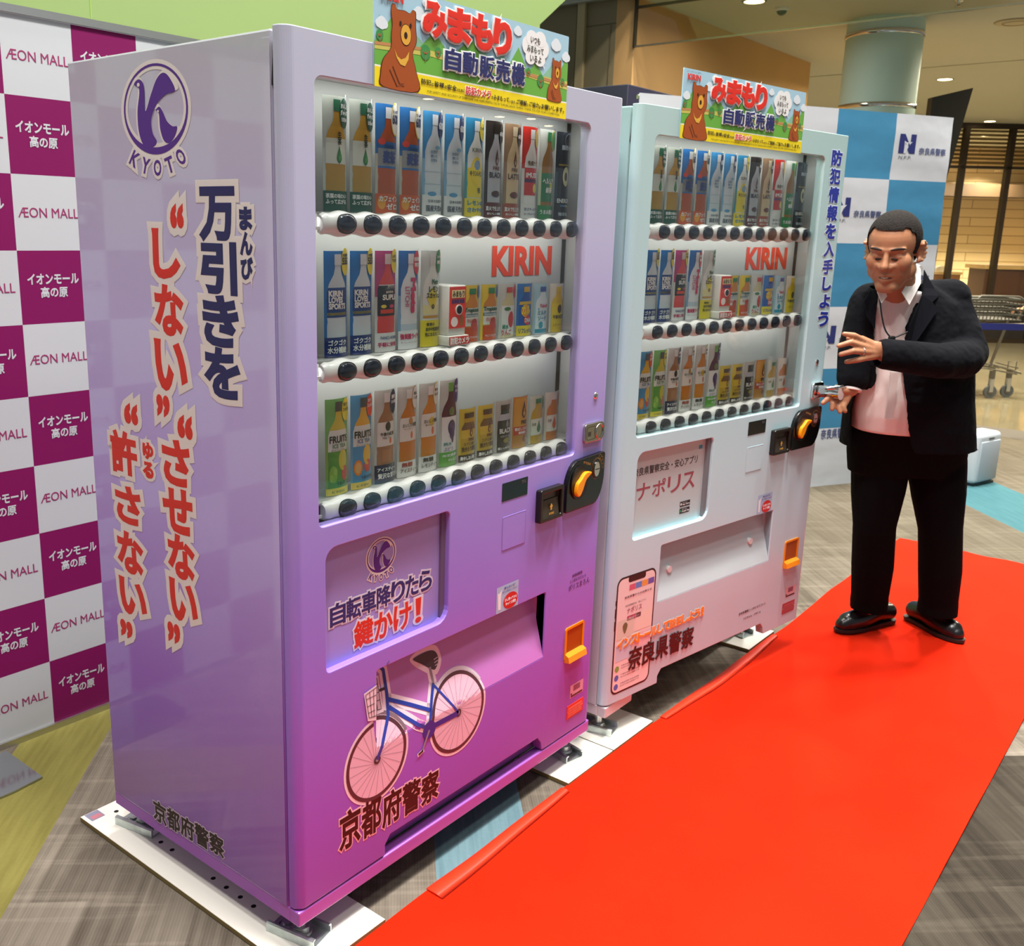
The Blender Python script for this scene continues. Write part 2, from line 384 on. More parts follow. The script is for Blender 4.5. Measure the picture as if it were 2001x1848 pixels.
# dark blue kiosk behind the machines
MB().rbox((0, 0, 0), (.9, .75, 2.334), mat('navy_laminate', '16162f', .5), .006, 2).build('kiosk', None, (4.075, 1.731, 0))
tag(bpy.data.objects['kiosk'], 'tall navy cabinet whose dark top shows between the two vending machines', 'cabinet')
# black display board beyond the banner, leaning
o = thing('display_board', 'tilted black display board standing behind the checked banner', 'display', (7.9, .98, 0), math.radians(-50))
ob = MB(); ob.prism([(-.16, 1.55), (-.03, 1.55), (.16, 2.70), (-.16, 2.62)], lambda u, v, d: (u, d, v), -.03, .05, mat('matt_black', '121411', .6)); ob.build('panel', o)
MB().box((-.05, -.02, 0), (.05, .03, 1.56), BLACK).box((-.25, -.2, 0), (.25, .25, .03), BLACK).build('stand', o)
# ------------------------------------------------------------------ checked backdrop of the mall
bd = thing('backdrop_panel', 'magenta and white checked backdrop board with mall lettering, behind the purple machine', 'backdrop', (0, 1.297, 0))
MAG = mat('magenta_print', '730c4e', .6, spec=.2); WHT = mat('white_print', 'b4b7ba', .45)
b = MB()
b.box((-1.2, 0, 0), (1.35, .03, 2.036), WHITE)
zs = [.0205]+[.2205+.2*i for i in range(9)]+[2.02]
for c in range(-6, 5):
    x0, x1 = max(.167+.2*c, -1.19), min(.367+.2*c, 1.34)
    for r in range(10):
        b.poly([(x0, -.0006, zs[r]), (x1, -.0006, zs[r]), (x1, -.0006, zs[r+1]), (x0, -.0006, zs[r+1])], WHT if (c+(9-r)) % 2 == 0 else MAG)
b.build('board', bd)
lt = MB(); mg = mat('magenta_ink', '8a2458', .5)
for c in range(-3, 3):
    x0 = .167+.2*c
    for r in range(10):
        z = 1.8205-.2*(9-r)+.2*0
        z = .0205+.2*r if r else .0205
        z0 = zs[r]
        if (c+(9-r)) % 2 == 0:
            text(lt, 'ÆON MALL', (x0+.012, z0+.088, x0+.187, z0+.114), at_y(-.0008), mg, bold=.004)
        else:
            text(lt, 'イオンモール', (x0+.024, z0+.109, x0+.174, z0+.136), at_y(-.0008), WHT, bold=.035)
            text(lt, '高の原', (x0+.060, z0+.072, x0+.138, z0+.100), at_y(-.0008), WHT, bold=.03)
lt.build('lettering', bd)
f = MB(); f.box((-1.21, -.008, 2.022), (1.36, .035, 2.042), ALU).box((-1.21, -.008, 0), (1.36, .035, .02), ALU).box((1.34, -.008, .02), (1.36, .035, 2.022), ALU).box((-1.21, -.008, .02), (-1.19, .035, 2.022), ALU)
f.build('frame', bd)
MB().prism([(.003, -.03), (.003, -.235), (-.085, -.247), (-.5, -.247), (-.5, -.03)], lambda u, v, d: (u, v, d), .001, .007, mat('polished_foot', 'a8abb0', .12, .9)).build('foot_plate', bd)
# ------------------------------------------------------------------ checked fabric banner of the police
ban = thing('fabric_banner', 'white and blue checked fabric banner behind the man in the suit', 'banner', (4.831, .663, 0), math.atan2(-.489, .872))
BLU = mat('blue_fabric', '307396', .75, bump=(7, .35, .012)); WFB = mat('white_fabric', 'b2b6ba', .75, bump=(7, .35, .012))
def wave(u, v): return .004*math.sin(u*9+v*3)+.0025*math.sin(v*17+u*4)*(1 if u > .2 else .5)+.001*math.sin(v*41)
b = MB(); sw, sh = .431, .3685
for c in range(5):
    u1 = .711-sw*c; u0 = max(u1-sw, -1.44)
    for r in range(6):
        z1 = 2.207-sh*r; z0 = z1-sh if r < 5 else 0.0
        n = 8; k = 10; vs = [(u0+(u1-u0)*i/n, wave(u0+(u1-u0)*i/n, z0+(z1-z0)*j/k), z0+(z1-z0)*j/k) for j in range(k+1) for i in range(n+1)]
        fs = [(j*(n+1)+i, j*(n+1)+i+1, (j+1)*(n+1)+i+1, (j+1)*(n+1)+i) for j in range(k) for i in range(n)]
        m_ = WFB if (c+r) % 2 == 0 or r == 5 else BLU
        b.add(vs, fs, m_, True); b.add([(x, y+.004, z) for x, y, z in vs], [f[::-1] for f in fs], m_, True)
b.build('fabric', ban)
t = MB(); nv = mat('navy_ink', '1d2560', .6); bfn = lambda u, v, d: (u, wave(u, v)-.0025-d, v)
for c in range(4):
    u0 = .711-sw*(c+1)
    for r in range(5):
        z0 = 2.207-sh*(r+1)
        if (c+r) % 2: continue
        P = lambda a, q: (u0+a*sw, z0+q*sh)
        for poly in ([(.08, .41), (.17, .41), (.17, .70), (.08, .70)], [(.27, .41), (.36, .41), (.36, .70), (.27, .70)], [(.165, .70), (.10, .70), (.265, .41), (.335, .41)]):
            t.poly([bfn(*P(*p), 0) for p in poly], nv)
        t.poly([bfn(*P(*p), .0006) for p in [(.165, .60), (.21, .575), (.30, .585), (.25, .535), (.205, .41), (.17, .41), (.175, .52)]], WFB)
        text(t, 'N.P.P.', (*P(.10, .325), *P(.31, .37)), bfn, mat('grey_ink', '5a5f68', .6), bold=.01)
        text(t, '奈良県警察', (*P(.43, .405), *P(.91, .51)), bfn, mat('grey_blue_ink', '3c4468', .6), bold=.02)
text(t, '奈良県警察', (-.02, .30, .19, .36), bfn, mat('grey_blue_ink', '3c4468', .6), bold=.02)
t.build('lettering', ban)
f = MB(); f.tube([(-1.44, .02, 2.19), (.711, .02, 2.19)], .012, ALU); f.tube([(-1.40, .03, 0), (-1.40, .03, 2.19)], .014, ALU); f.tube([(.60, .03, 0), (.60, .03, 2.19)], .014, ALU)
f.tube([(-1.46, .02, 2.12), (-1.34, .15, 2.17), (-1.38, .04, 2.19)], .008, ALU); f.box((-1.45, 0, 0), (-1.3, .3, .01), ALU).box((.5, 0.01, 0), (.66, .3, .01), ALU)
f.build('pole_frame', ban)
# ------------------------------------------------------------------ small appliance box on the floor
o = thing('air_purifier', 'small light grey rounded appliance box standing on the blue carpet strip', 'appliance', (5.515, -.065, 0), math.radians(-16.5))
pb = MB(); pb.rbox((0, 0, .012), (.262, .15, .335), mat('pale_grey_plastic', 'b9bfc4', .35), .03, 4); pb.build('case', o)
MB().rbox((.02, -.006, .03), (.242, .02, .285), mat('front_grey', 'a3adb5', .45), .006, 2).build('front_cover', o)
MB().box((.10, -.004, .298), (.16, .002, .303), DARK).build('vent_slot', o)
MB().box((.01, .01, 0), (.25, .14, .014), BLACK).build('base', o)
# ------------------------------------------------------------------ queue belt, shopping cart
HD = Vector((.771, .637, 0)); RT = Vector((.637, -.771, 0)); C0 = Vector((-1.1652, -1.3467, 0))
def far(l, z, d): p = C0+HD*d+RT*l; return Vector((p.x, p.y, z))
bb = thing('belt_barrier', 'blue retractable queue belt stretched across the right edge', 'barrier', far(4.78, 0, 7.6), math.atan2(RT.y, RT.x))
MB().box((-2.9, -.002, .838), (.02, .002, .888), mat('blue_webbing', '1a2266', .7)).build('belt', bb)
MB().cyl((.05, 0, .02), .03, .93, CHROME).build('post', bb)
MB().lathe([(.17, 0), (.17, .012), (.05, .03), (.03, .04)], (.05, 0, 0), CHROME, 32).build('base', bb)
MB().cyl((-2.93, 0, .02), .03, .93, CHROME).build('post', bb); MB().lathe([(.17, 0), (.17, .012), (.05, .03), (.03, .04)], (-2.93, 0, 0), CHROME, 32).build('base', bb)
ct = thing('shopping_cart', 'grey wire shopping cart beyond the blue queue belt', 'cart', far(5.2, 0, 9.75), math.atan2(RT.y, RT.x))
gm = mat('cart_steel', '6f6b62', .35, .8); wm = mat('cart_tyre', '4c5152', .7)
fr = MB()
for y in (-.18, .22): fr.tube([(-.5, y, .37), (.05, y, .33), (.34, y, .25)], .011, gm, 8); fr.tube([(-.45, y, .30), (.0, y, .29), (.3, y, .24)], .008, gm, 8)
for x in (-.45, -.3, -.12, .05, .3): fr.tube([(x, -.18, .30), (x, .22, .30)], .007, gm, 8)
fr.tube([(.02, -.18, .30), (.12, -.18, .70), (.13, -.18, .76)], .014, gm, 8); fr.tube([(.02, .22, .30), (.12, .22, .70), (.13, .22, .76)], .014, gm, 8)
fr.tube([(-.42, -.18, .71), (.45, -.18, .73)], .01, gm, 8); fr.tube([(-.42, .22, .71), (.45, .22, .73)], .01, gm, 8); fr.tube([(.45, -.2, .73), (.55, -.2, .95), (.55, .24, .95), (.45, .22, .73)], .012, gm, 8)
fr.tube([(.2, -.18, .26), (.2, -.18, .36), (.28, -.18, .36), (.28, -.18, .25)], .006, gm, 8)
fr.build('frame', ct)
for x, y in ((.06, -.18), (.27, -.10), (.06, .22), (-.42, .2), (-.42, -.18)):
    w = MB(); w.cyl((x, y-.014, .062), .062, .028, wm, 20, 'y'); w.cyl((x, y-.018, .062), .03, .036, gm, 16, 'y')
    w.box((x-.018, y-.024, .06), (x+.018, y-.019, .2), ALU); w.box((x-.018, y+.019, .06), (x+.018, y+.024, .2), ALU); w.box((x-.018, y-.024, .19), (x+.018, y+.024, .27), gm)
    w.build('caster', ct)
bk = thing('shopping_basket', 'dark grey plastic basket riding on the shopping cart', 'basket', far(5.2, .748, 9.75), math.atan2(RT.y, RT.x))
bm_ = mat('basket_plastic', '3c3c38', .5); q = MB()
for z in (.01, .06, .11, .16, .205): q.tube([(-.26-z*.15, -.17-z*.1, z), (.26+z*.15, -.17-z*.1, z), (.26+z*.15, .2+z*.1, z), (-.26-z*.15, .2+z*.1, z), (-.26-z*.15, -.17-z*.1, z)], .009 if z < .2 else .014, bm_, 6)
for i in range(15):
    x = -.25+.5*i/14; q.tube([(x, -.17, .01), (x*1.1, -.19, .2)], .005, bm_, 6); q.tube([(x, .2, .01), (x*1.1, .22, .2)], .005, bm_, 6)
q.box((-.26, -.17, 0), (.26, .2, .012), bm_); q.build('basket', bk)
MB().tube([(-.2, -.19, .2), (-.16, -.19, .24), (.2, -.19, .24), (.29, -.19, .19)], .009, bm_, 6).build('handle', bk)
# ------------------------------------------------------------------ shop front at the back
DF = 15.0
ang = math.atan2(RT.y, RT.x); sf = far(0, 0, DF)
FW = MB(); brz = mat('bronze_frame', '2a1f12', .45, .3)
for l in (4.0, 4.67, 5.34, 6.01, 6.68, 7.35, 8.02, 8.69, 9.36, 10.03, 10.7): FW.box((l-.035, -.05, 0), (l+.035, .05, 3.12), brz)
FW.box((4, -.06, 3.08), (11, .06, CEIL), brz); FW.box((4, -.05, 2.52), (11, .05, 2.56), brz); FW.box((4, -.05, .0), (11, .05, .06), brz)
tag(FW.build('window_1', None, sf, ang), kind='structure')
gl = MB(); gl.box((4, -.004, .06), (11, .004, 3.1), mat_glass('shop_glass', (.95, .93, .88)))
tag(gl.build('window_2', None, sf, ang), kind='structure')
sb = MB(); sl = mat('blind_slat', '7a653c', .5)
for k in range(9):
    z = 2.60+k*.055; sb.add([(4, .08, z), (11, .08, z), (11, .12, z+.034), (4, .12, z+.034), (4, .083, z-.003), (11, .083, z-.003), (11, .123, z+.031), (4, .123, z+.031)], [(0, 1, 2, 3), (7, 6, 5, 4), (0, 4, 5, 1), (3, 2, 6, 7)], sl)
tag(sb.build('window_blind', None, sf, ang), 'horizontal slat blind behind the top of the shop front glass', 'blind')
def brick_mat():
    m = bpy.data.materials.new('pale_brick'); m.use_nodes = True; t = NT(m); t.b.inputs['Roughness'].default_value = .7
    tc = t.n('ShaderNodeTexCoord'); sx = t.n('ShaderNodeSeparateXYZ'); t.l(tc.outputs['Object'], sx.inputs[0])
    br = t.n('ShaderNodeTexBrick'); t.l(t.comb(sx.outputs[0], sx.outputs[2]), br.inputs['Vector']); br.inputs['Scale'].default_value = 1
    br.inputs['Brick Width'].default_value = 1.2; br.inputs['Row Height'].default_value = .16; br.inputs['Mortar Size'].default_value = .006
    br.inputs['Color1'].default_value = lin('dcc89c'); br.inputs['Color2'].default_value = lin('cfb98a'); br.inputs['Mortar'].default_value = lin('7d6230')
    t.l(br.outputs['Color'], t.b.inputs['Base Color']); return m
wb = MB(); wb.box((2, 4.0, 0), (13, 4.1, CEIL), brick_mat()); wb.box((4, 3.5, 2.28), (13, 3.95, 2.5), mat('bulkhead', '3d2c14', .6))
wb.box((10.9, 0, 0), (11, 4, CEIL), mat('dim_wall', '8a6a34', .7))
tag(wb.build('wall_shop', None, sf, ang), kind='structure')
for l, d in ((7.0, 3.3), (8.3, 3.3), (9.6, 3.2), (5.4, 3.2)):
    lp = lamp(*far(l, 0, DF+d).xy, 260, .25, (1, .92, .76), CEIL-.1, 120)
for l, d, nm in ((7.45, 1.6, 'shop downlight seen through the glass left of the second mullion'), (7.1, 2.4, 'small shop downlight seen just right of the banner edge'), (7.9, 2.6, 'shop downlight seen between the two middle mullions'), (8.5, 1.7, 'shop downlight seen at the far right pane')):
    p = far(l, 0, DF+d); downlight(p.x, p.y, 16, nm, 'downlights inside the shop')
cw = mat('counter_wood', '8a5d22', .5, vary=.15, vscale=3); dk = mat('counter_dark', '1c130a', .6)
o = thing('shop_counter', 'brown wooden service counter inside the shop at the far right', 'counter', far(8.15, 0, DF+.45), ang)
MB().box((0, 0, .55), (2.2, .5, 1.08), mat('counter_front', '5a3813', .5, vary=.15, vscale=3)).build('front_panel', o); MB().box((-.05, -.05, 1.08), (2.25, .55, 1.14), mat('counter_top', 'd6b77a', .4)).build('worktop', o)
MB().box((0, .05, 0), (2.2, .5, .55), dk).build('plinth', o)
o = thing('display_case', 'low lit food display case inside the shop left of the counter', 'display case', far(6.2, 0, DF+.5), ang)
MB().box((0, 0, .3), (1.6, .5, .98), cw).build('front_panel', o); MB().box((-.02, -.02, .98), (1.62, .52, 1.02), mat('counter_top', 'd6b77a', .4)).build('shelf', o); MB().box((0, .03, 0), (1.6, .5, .3), dk).build('plinth', o)
for i, l in enumerate((7.33, 7.58)):
    o = tag(MB().lathe([(.001, .09), (.05, .085), (.1, .05), (.11, 0)], (0, 0, 0), mat('bread_wrap', 'e8dcc0', .4)).build('wrapped_bun', None, far(l, 1.02, DF+.7)), ['pale wrapped bun on the shop display case, left one', 'pale wrapped bun on the shop display case, right one'][i], 'bread', 'wrapped buns on the display case')
o = thing('wall_lamp', 'slim bright vertical light strip on the shop back wall', 'lamp', far(8.75, 0, DF+3.9), ang)
MB().box((0, 0, 1.55), (.17, .06, 2.5), mat('warm_tube', 'f3d389', .5, emit=1.1)).build('tube', o); MB().box((-.02, .05, 1.5), (.19, .1, 2.55), ALU).build('back_plate', o)
# ------------------------------------------------------------------ carpet runner, mounting plates
cr = MB(); nx, ny = 150, 30; felt = felt_material(); rnd = random.Random(3)
def cz(x, y): return .006+.0016*math.sin(x*7+y*9)+.0012*math.sin(x*19-y*23)+.0012*math.sin(y*31+x*3)
def ce_l(x): return -.056+.006*math.sin(x*2.1)+.002*math.sin(x*9)+.006*(x/4)
def ce_r(x): return -.953+.008*x
X0, X1 = -1.6, 4.02
top = []
for j in range(ny+1):
    for i in range(nx+1):
        x = X0+(X1-X0)*i/nx+(.02*(j/ny) if i == nx else 0); y = ce_r(x)+(ce_l(x)-ce_r(x))*j/ny; top.append((x, y, cz(x, y)))
q = [(j*(nx+1)+i, j*(nx+1)+i+1, (j+1)*(nx+1)+i+1, (j+1)*(nx+1)+i) for j in range(ny) for i in range(nx)]
cr.add(top, q, felt, True)
edge = [j for j in range(nx+1)]+[j*(nx+1)+nx for j in range(1, ny+1)]+[ny*(nx+1)+i for i in range(nx-1, -1, -1)]+[j*(nx+1) for j in range(ny-1, 0, -1)]
ev = [top[i] for i in edge]; n = len(ev)
cr.add(ev+[(x, y, .0005) for x, y, z in ev], [(i, n+i, n+(i+1) % n, (i+1) % n) for i in range(n)], felt)
runner = tag(cr.build('carpet_runner'), 'long bright red felt carpet runner laid along the front of the machines', 'carpet')
tm = mat('red_tape', 'ee3a1c', .45)
for xa, xb, w in ((.345, .915, .042), (1.47, 2.36, .035)):
    r = []; tp = MB()
    for k in range(13):
        x = xa+(xb-xa)*k/12; y = ce_l(x); ww = w*(1-.55*k/12) if xa < 1 else w*math.sin(PI*(.15+.7*k/12))
        r.append([(x, y-.006-ww, cz(x, y-ww)+.002), (x, y-.006-ww*.5, cz(x, y-ww)+.0055), (x, y+.002, cz(x, y)+.004), (x, y+.002, cz(x, y)+.001)])
    tp.loft(r, tm, True, True); tp.build('folded_edge', runner)
PW = mat('white_melamine', 'f2efe3', .3); PE = mat('plywood_edge', '7d6a3e', .8)
plates = [(-.035, .205, 'white mounting plate with a small grey sticker under the left end of the purple machine'),
          (.94, 1.178, 'white mounting plate under the right end of the purple machine'),
          (1.182, 1.42, 'white mounting plate under the left end of the pale machine'),
          (2.15, 2.385, 'white mounting plate under the right end of the pale machine, seen through the kick gap')]
for i, (xa, xb, l) in enumerate(plates):
    p = MB(); p.box((xa, -.052, .002), (xb, .80, .0125), PE); p.box((xa+.0006, -.0515, .0125), (xb-.0006, .7995, .0135), PW)
    if i == 0:
        p.poly([(-.025, .760, .0138), (.012, .760, .0138), (.012, .798, .0138), (-.025, .798, .0138)], mat('grey_sticker', '8d8aa0', .4))
        p.poly([(-.019, .764, .0140), (.008, .764, .0140), (.008, .781, .0140), (-.019, .781, .0140)], mat('pink_sticker', 'c47a86', .4))
    hx = xa+.075
    for y in (.754, .556, .509, .346, .297, .246, .199):
        p.poly([(hx+.006*math.cos(a), y+.006*math.sin(a), .0138) for a in [2*PI*k/14 for k in range(14)]], DARK)
    tag(p.build('mounting_plate'), l, 'plate', 'white mounting plates under the machines')
# ------------------------------------------------------------------ vending machines
MW, YB, MD, MH, ZD, ZS = 1.119, .0345, .6864, 1.83, .1234, .085
WL, WR, WT, WB = .068, .9647, 1.7565, .9368
HX, HY = .02, .03
GLASS = mat_glass('window_glass', (.96, .98, .97), 1.5)
INNER = mat('display_lining', 'c6c8c4', .55)
STRIP = mat('strip_white', 'eceae6', .25, coat=.3); BTN = mat('button_navy', '232b3b', .12, coat=.6); BTNR = mat('button_rim', '10131b', .25)
def cutter(pts, y0, y1):
    c = MB(); c.prism(pts, lambda u, v, d: (u, d, v), y0, y1, DARK)
    o = c.build('cutter'); bm = bmesh.new(); bm.from_mesh(o.data); bmesh.ops.remove_doubles(bm, verts=bm.verts, dist=1e-6); bmesh.ops.recalc_face_normals(bm, faces=bm.faces); bm.to_mesh(o.data); bm.free()
    return o
def clean(o):
    bm = bmesh.new(); bm.from_mesh(o.data); bmesh.ops.remove_doubles(bm, verts=bm.verts, dist=1e-6); bmesh.ops.recalc_face_normals(bm, faces=bm.faces); bm.to_mesh(o.data); bm.free(); return o
def edge_round(o, w=.002, seg=2):
    md = o.modifiers.new('bevel', 'BEVEL'); md.width = w; md.segments = seg; md.limit_method = 'ANGLE'; md.angle_limit = math.radians(40); md.harden_normals = False
def flap_y(z): return max(0, (z-.402)/.183*.05)
def surf(x, z):      # front surface of the door incl. the sloping outlet flap
    return flap_y(z) if .2285 < x < .8615 and .402 < z < .5845 else 0.0
def wrap(u, v, d): return (u, surf(u, v)-d, v)
BUTTON_X = [.168+.0701*i for i in range(12)]
STRIP_Z = (1.5075, 1.2285, .9515)
_shared = {}
def machine(name, label, loc, rd, door_m, body_m, flap_m, skirt_m):
    root = thing('vending_machine', label, 'vending machine', loc)
    c, s = math.cos(rd), math.sin(rd)
    dloc = (HX-(c*HX-s*HY), HY-(s*HX+c*HY), 0)
    def D(o): o.location = dloc; o.rotation_euler = (0, 0, rd); return o     # hung on the left hinge
    def share(key, fn):     # second machine reuses the same mesh data
        if key in _shared and not key.endswith('*'):
            o = bpy.data.objects.new(_shared[key][0], _shared[key][1]); COL.objects.link(o); o.parent = root; return o
        o = fn(); _shared[key] = (o.name.split('.')[0], o.data); return o
    # body with a cavity for the display
    b = MB(); b.rbox((0, YB, .117), (MW, MD, MH-.005), body_m, .004, 2, False); bo = clean(b.build('body', root))
    boolean(bo, [cutter(rrect(.022, .16, MW-.022, 1.80, .01), YB-.05, .20)])
    inn = mat('cabinet_inside', '4a4a4c', .7)
    MB().box((.0225, .196, .16), (MW-.0225, .199, 1.80), inn).build('inner_panel', root)
    st = MB(); st.box((-.0012, .036, .12), (0, .058, MH-.02), body_m); st.build('side_fold', bo)
    k = MB(); k.box((.012, .02, 1.735), (.022, .0335, 1.818), RUBBER); k.prism([(.012, 1.735), (.03, 1.735), (.022, 1.818), (.012, 1.818)], lambda u, v, d: (.0015+d, .006+u, v), 0, .006, RUBBER); k.build('foam_gasket', root)
    # base, levelling feet and steel channels
    sk = MB(); sk.rbox((.001, .0005, ZS), (MW-.001, .03, .119), skirt_m, .003, 2, False); sk.rbox((.001, .03, ZS), (.02, MD, .119), skirt_m, .002, 1, False); sk.rbox((MW-.02, .03, ZS), (MW-.001, MD, .119), skirt_m, .002, 1, False); sk.box((.02, MD-.02, ZS), (MW-.02, MD, .119), skirt_m)
    if rd:
        sk = MB(); sk.rbox((.001, .0005, ZS), (.16, .03, .119), skirt_m, .003, 2, False); sk.rbox((MW-.16, .03, ZS), (MW-.001, .06, .119), skirt_m, .003, 2, False)
        for x in (.001, MW-.02): sk.rbox((x, .03, ZS), (x+.019, MD, .119), skirt_m, .002, 1, False)
        sk.box((.16, .05, .1), (MW-.16, .07, .119), skirt_m); sk.box((.02, MD-.02, ZS), (MW-.02, MD, .119), skirt_m)
    sk.build('base_skirt', root)
    g = MB()
    for i in range(4): g.tube([(.2, .045, .108+.014*i), (MW-.2, .045, .108+.014*i)], .0035, mat('grille_wire', '5b5a52', .4, .6), 6)
    for i in range(6): g.tube([(.28+.11*i, .045, .10), (.28+.11*i, .043, .16)], .0035, mat('grille_wire', '5b5a52', .4, .6), 6)
    g.build('kick_grille', root)
    for x, y in ((.049, .05), (MW-.049, .05), (.049, .64), (MW-.049, .64)):
        share('leg%.2f%.2f' % (x, y), lambda: MB().cyl((x, y, .022), .0105, .075, ZINC, 14).cyl((x, y, .028), .02, .012, ZINC, 6).cyl((x, y, .022), .024, .006, ZINC, 20).cyl((x, y, .06), .017, .01, ZINC, 6).build('leveling_foot', root))
        sx = -1 if x < .5 else 1
        def bracket():
            m = MB(); w, L = .034, .062; yy = y+.012
            prof = [(-w, .0142), (-w, .034), (-w+.004, .0365), (-w+.009, .0365), (-w+.009, .033), (-w+.004, .032), (-w+.004, .018), (w-.004, .018), (w-.004, .032), (w-.009, .033), (w-.009, .0365), (w-.004, .0365), (w, .034), (w, .0142)]
            off = math.radians(-12)*sx
            def T(u, v, d): X, Y = u, d; return (x-sx*.004+X*math.cos(off)-Y*math.sin(off), yy+X*math.sin(off)+Y*math.cos(off), v)
            m.prism(prof, T, -L, L, ZINC)
            m.prism(rrect(-.011, .008, .011, .05, .0105, 6), lambda u, v, d: T(u, d, v), .0178, .0188, DARK)
            m.cyl(T(0, .0188, .03), .012, .01, ZINC, 6); m.cyl(T(0, .0188, .03), .016, .003, ZINC, 16)
            return m.build('foot_bracket', root)
        share('br%.2f%.2f' % (x, y), bracket)
    # the door: slab with rounded vertical edges and its openings
    r = .022
    prof = [(0, YB-.005)]+[(r-r*math.cos(a), r-r*math.sin(a)) for a in [PI/2*k/8 for k in range(9)]]+[(MW-r+r*math.sin(a), r-r*math.cos(a)) for a in [PI/2*k/8 for k in range(9)]]+[(MW, YB-.005)]
    d = MB(); d.prism(prof, lambda u, v, h: (u, v, h), ZD, MH, door_m); do = clean(d.build('door', root))
    boolean(do, [cutter(rrect(WL, WB, WR, WT, [.018, .018, .012, .012]), -.05, .1)])
    boolean(do, [cutter(rrect(.084, .628, .462, .890, [.014, .03, .01, .035]), -.05, .022)])
    boolean(do, [cutter(rrect(.228, .402, .862, .585, .006), -.05, .1)])
    boolean(do, [cutter([(.258, .05), (.258, .148), (.275, .168), (.853, .168), (.87, .148), (.895, .05)], -.05, .1)])
    for p in do.data.polygons: p.use_smooth = False
    edge_round(do, .0018, 2); D(do)
    # display: lining, ledges, glass
    def box_():
        i = MB(); x0, x1, yb, y0 = .045, 1.062, .122, YB-.008
        i.box((x0, yb, .915), (x1, yb+.004, 1.775), INNER); i.box((x0-.004, y0, .915), (x0, yb, 1.775), INNER); i.box((x1, y0, .915), (x1+.004, yb, 1.775), INNER)
        i.box((x0, y0, 1.772), (x1, yb, 1.776), INNER); i.box((x0, y0, .911), (x1, yb, .915), INNER)
        i.box((x1-.018, yb-.003, .92), (x1-.004, yb+.001, 1.77), mat('dark_gap', '2a2722', .7))
        led = mat('ledge_clear', 'a9aaa6', .25)
        for z in (1.5285, 1.2505, .9695): i.box((x0, .042, z-.004), (x1-.02, yb, z), led)
        return i.build('display_case', root)
    D(share('case', box_))
    D(share('glass', lambda: MB().box((WL-.01, .008, WB-.008), (WR+.01, .012, WT+.008), GLASS).build('window_glass', root)))
    for zc in STRIP_Z:
        def strip():
            m = MB(); N = 12*8; x0, x1 = .113, .975; rings = []
            for i in range(N+1):
                x = x0+(x1-x0)*i/N; t = math.cos(2*PI*(x-BUTTON_X[0])/.0701); h = (.0222+.0026*t); e = min(1, (x-x0)/.008, (x1-x)/.008); e = .72+.28*math.sqrt(max(0, 1-(1-e)**2))
                rings.append([(x, .046-(.022+.0008*t)*e*math.cos(a), h*e*(math.copysign(abs(math.sin(a))**.8, math.sin(a)))) for a in [math.radians(-90+180*k/12) for k in range(13)]])
            m.loft(rings, STRIP, True, True); m.box((.06, .040, -.012), (.12, .046, -.006), STRIP); return m.build('button_strip', root)
        so = share('strip', strip); D(so); so.location.z = zc
        for x in BUTTON_X:
            def btn():
                m = MB(); y = .0255
                m.loft([[(R*1.36*math.cos(a), yy, R*math.sin(a)) for a in [2*PI*k/28 for k in range(28)]] for R, yy in ((.0188, .003), (.0188, -.0025), (.0178, -.0035), (.017, -.003))], BTNR)
                m.loft([[(R*1.36*math.cos(a), yy, R*math.sin(a)) for a in [2*PI*k/28 for k in range(28)]] for R, yy in ((.017, -.003), (.016, -.0048), (.012, -.0063), (.006, -.0072), (.001, -.0074))], BTN)
                return m.build('button', root)
            if 'btn' in _shared: o = bpy.data.objects.new('button', _shared['btn'][1]); COL.objects.link(o)
            else: o = btn(); _shared['btn'] = ('button', o.data)
            o.parent = so; o.location = (x, .0255, 0)
    for zl, e_ in ((1.768, .9), (1.520, .95), (1.240, .95)):  # unseen fill lights added above each row to brighten the lining
        ld = bpy.data.lights.new('display_fill', 'AREA'); ld.shape = 'RECTANGLE'; ld.size = .9; ld.size_y = .02; ld.energy = e_; ld.color = (1, .99, .97)
        lo_ = bpy.data.objects.new('display_fill', ld); COL.objects.link(lo_); lo_.parent = root
        lo_.matrix_local = Matrix.Translation(dloc) @ Matrix.Rotation(rd, 4, 'Z') @ Matrix.Translation((.55, .05, zl)) @ Matrix.Rotation(math.radians(15), 4, 'X')
    # sloping outlet flap
    o = MB(); n = 6
    o.add([(x, flap_y(z), z) for z in (.4025, .5845) for x in (.228, .862)]+[(x, flap_y(z)+.004, z) for z in (.4025, .5845) for x in (.228, .862)], [(0, 1, 3, 2), (5, 4, 6, 7), (0, 4, 5, 1), (2, 3, 7, 6)], flap_m)
    o.box((.862, .004, .402), (.866, .06, .585), flap_m); D(o.build('outlet_flap', root))
    wk = MB()
    for x in (.303, .762): wk.cyl((x, flap_y(.488)-.009, .488), .0105, .012, mat('white_knob', 'dcdcdc', .4), 16, 'y')
    if rd: D(wk.build('flap_knob', root))
    # coin unit, bill slot, display, lock, change cup
    cu = MB(); leaf = [(1.098, .9265), (1.103, .922), (1.103, .87)]+[(1.103-.051*(1-math.cos(a)), .87-.083*math.sin(a)) for a in [PI/2*k/8 for k in range(1, 9)]]+[(.923, .787), (.918, .792), (.918, .845)]+[(.918+.055*(1-math.cos(a)), .845+.0775*math.sin(a)) for a in [PI/2*k/8 for k in range(1, 9)]]
    cu.prism(leaf, lambda u, v, dd: (u, dd, v), -.012, .01, mat('piano_black', '0a0a0a', .22)); co = clean(cu.build('coin_unit', root)); edge_round(co, .004, 3); D(co)
    kn = MB(); am = mat('amber_plastic', 'f59a0a', .3)
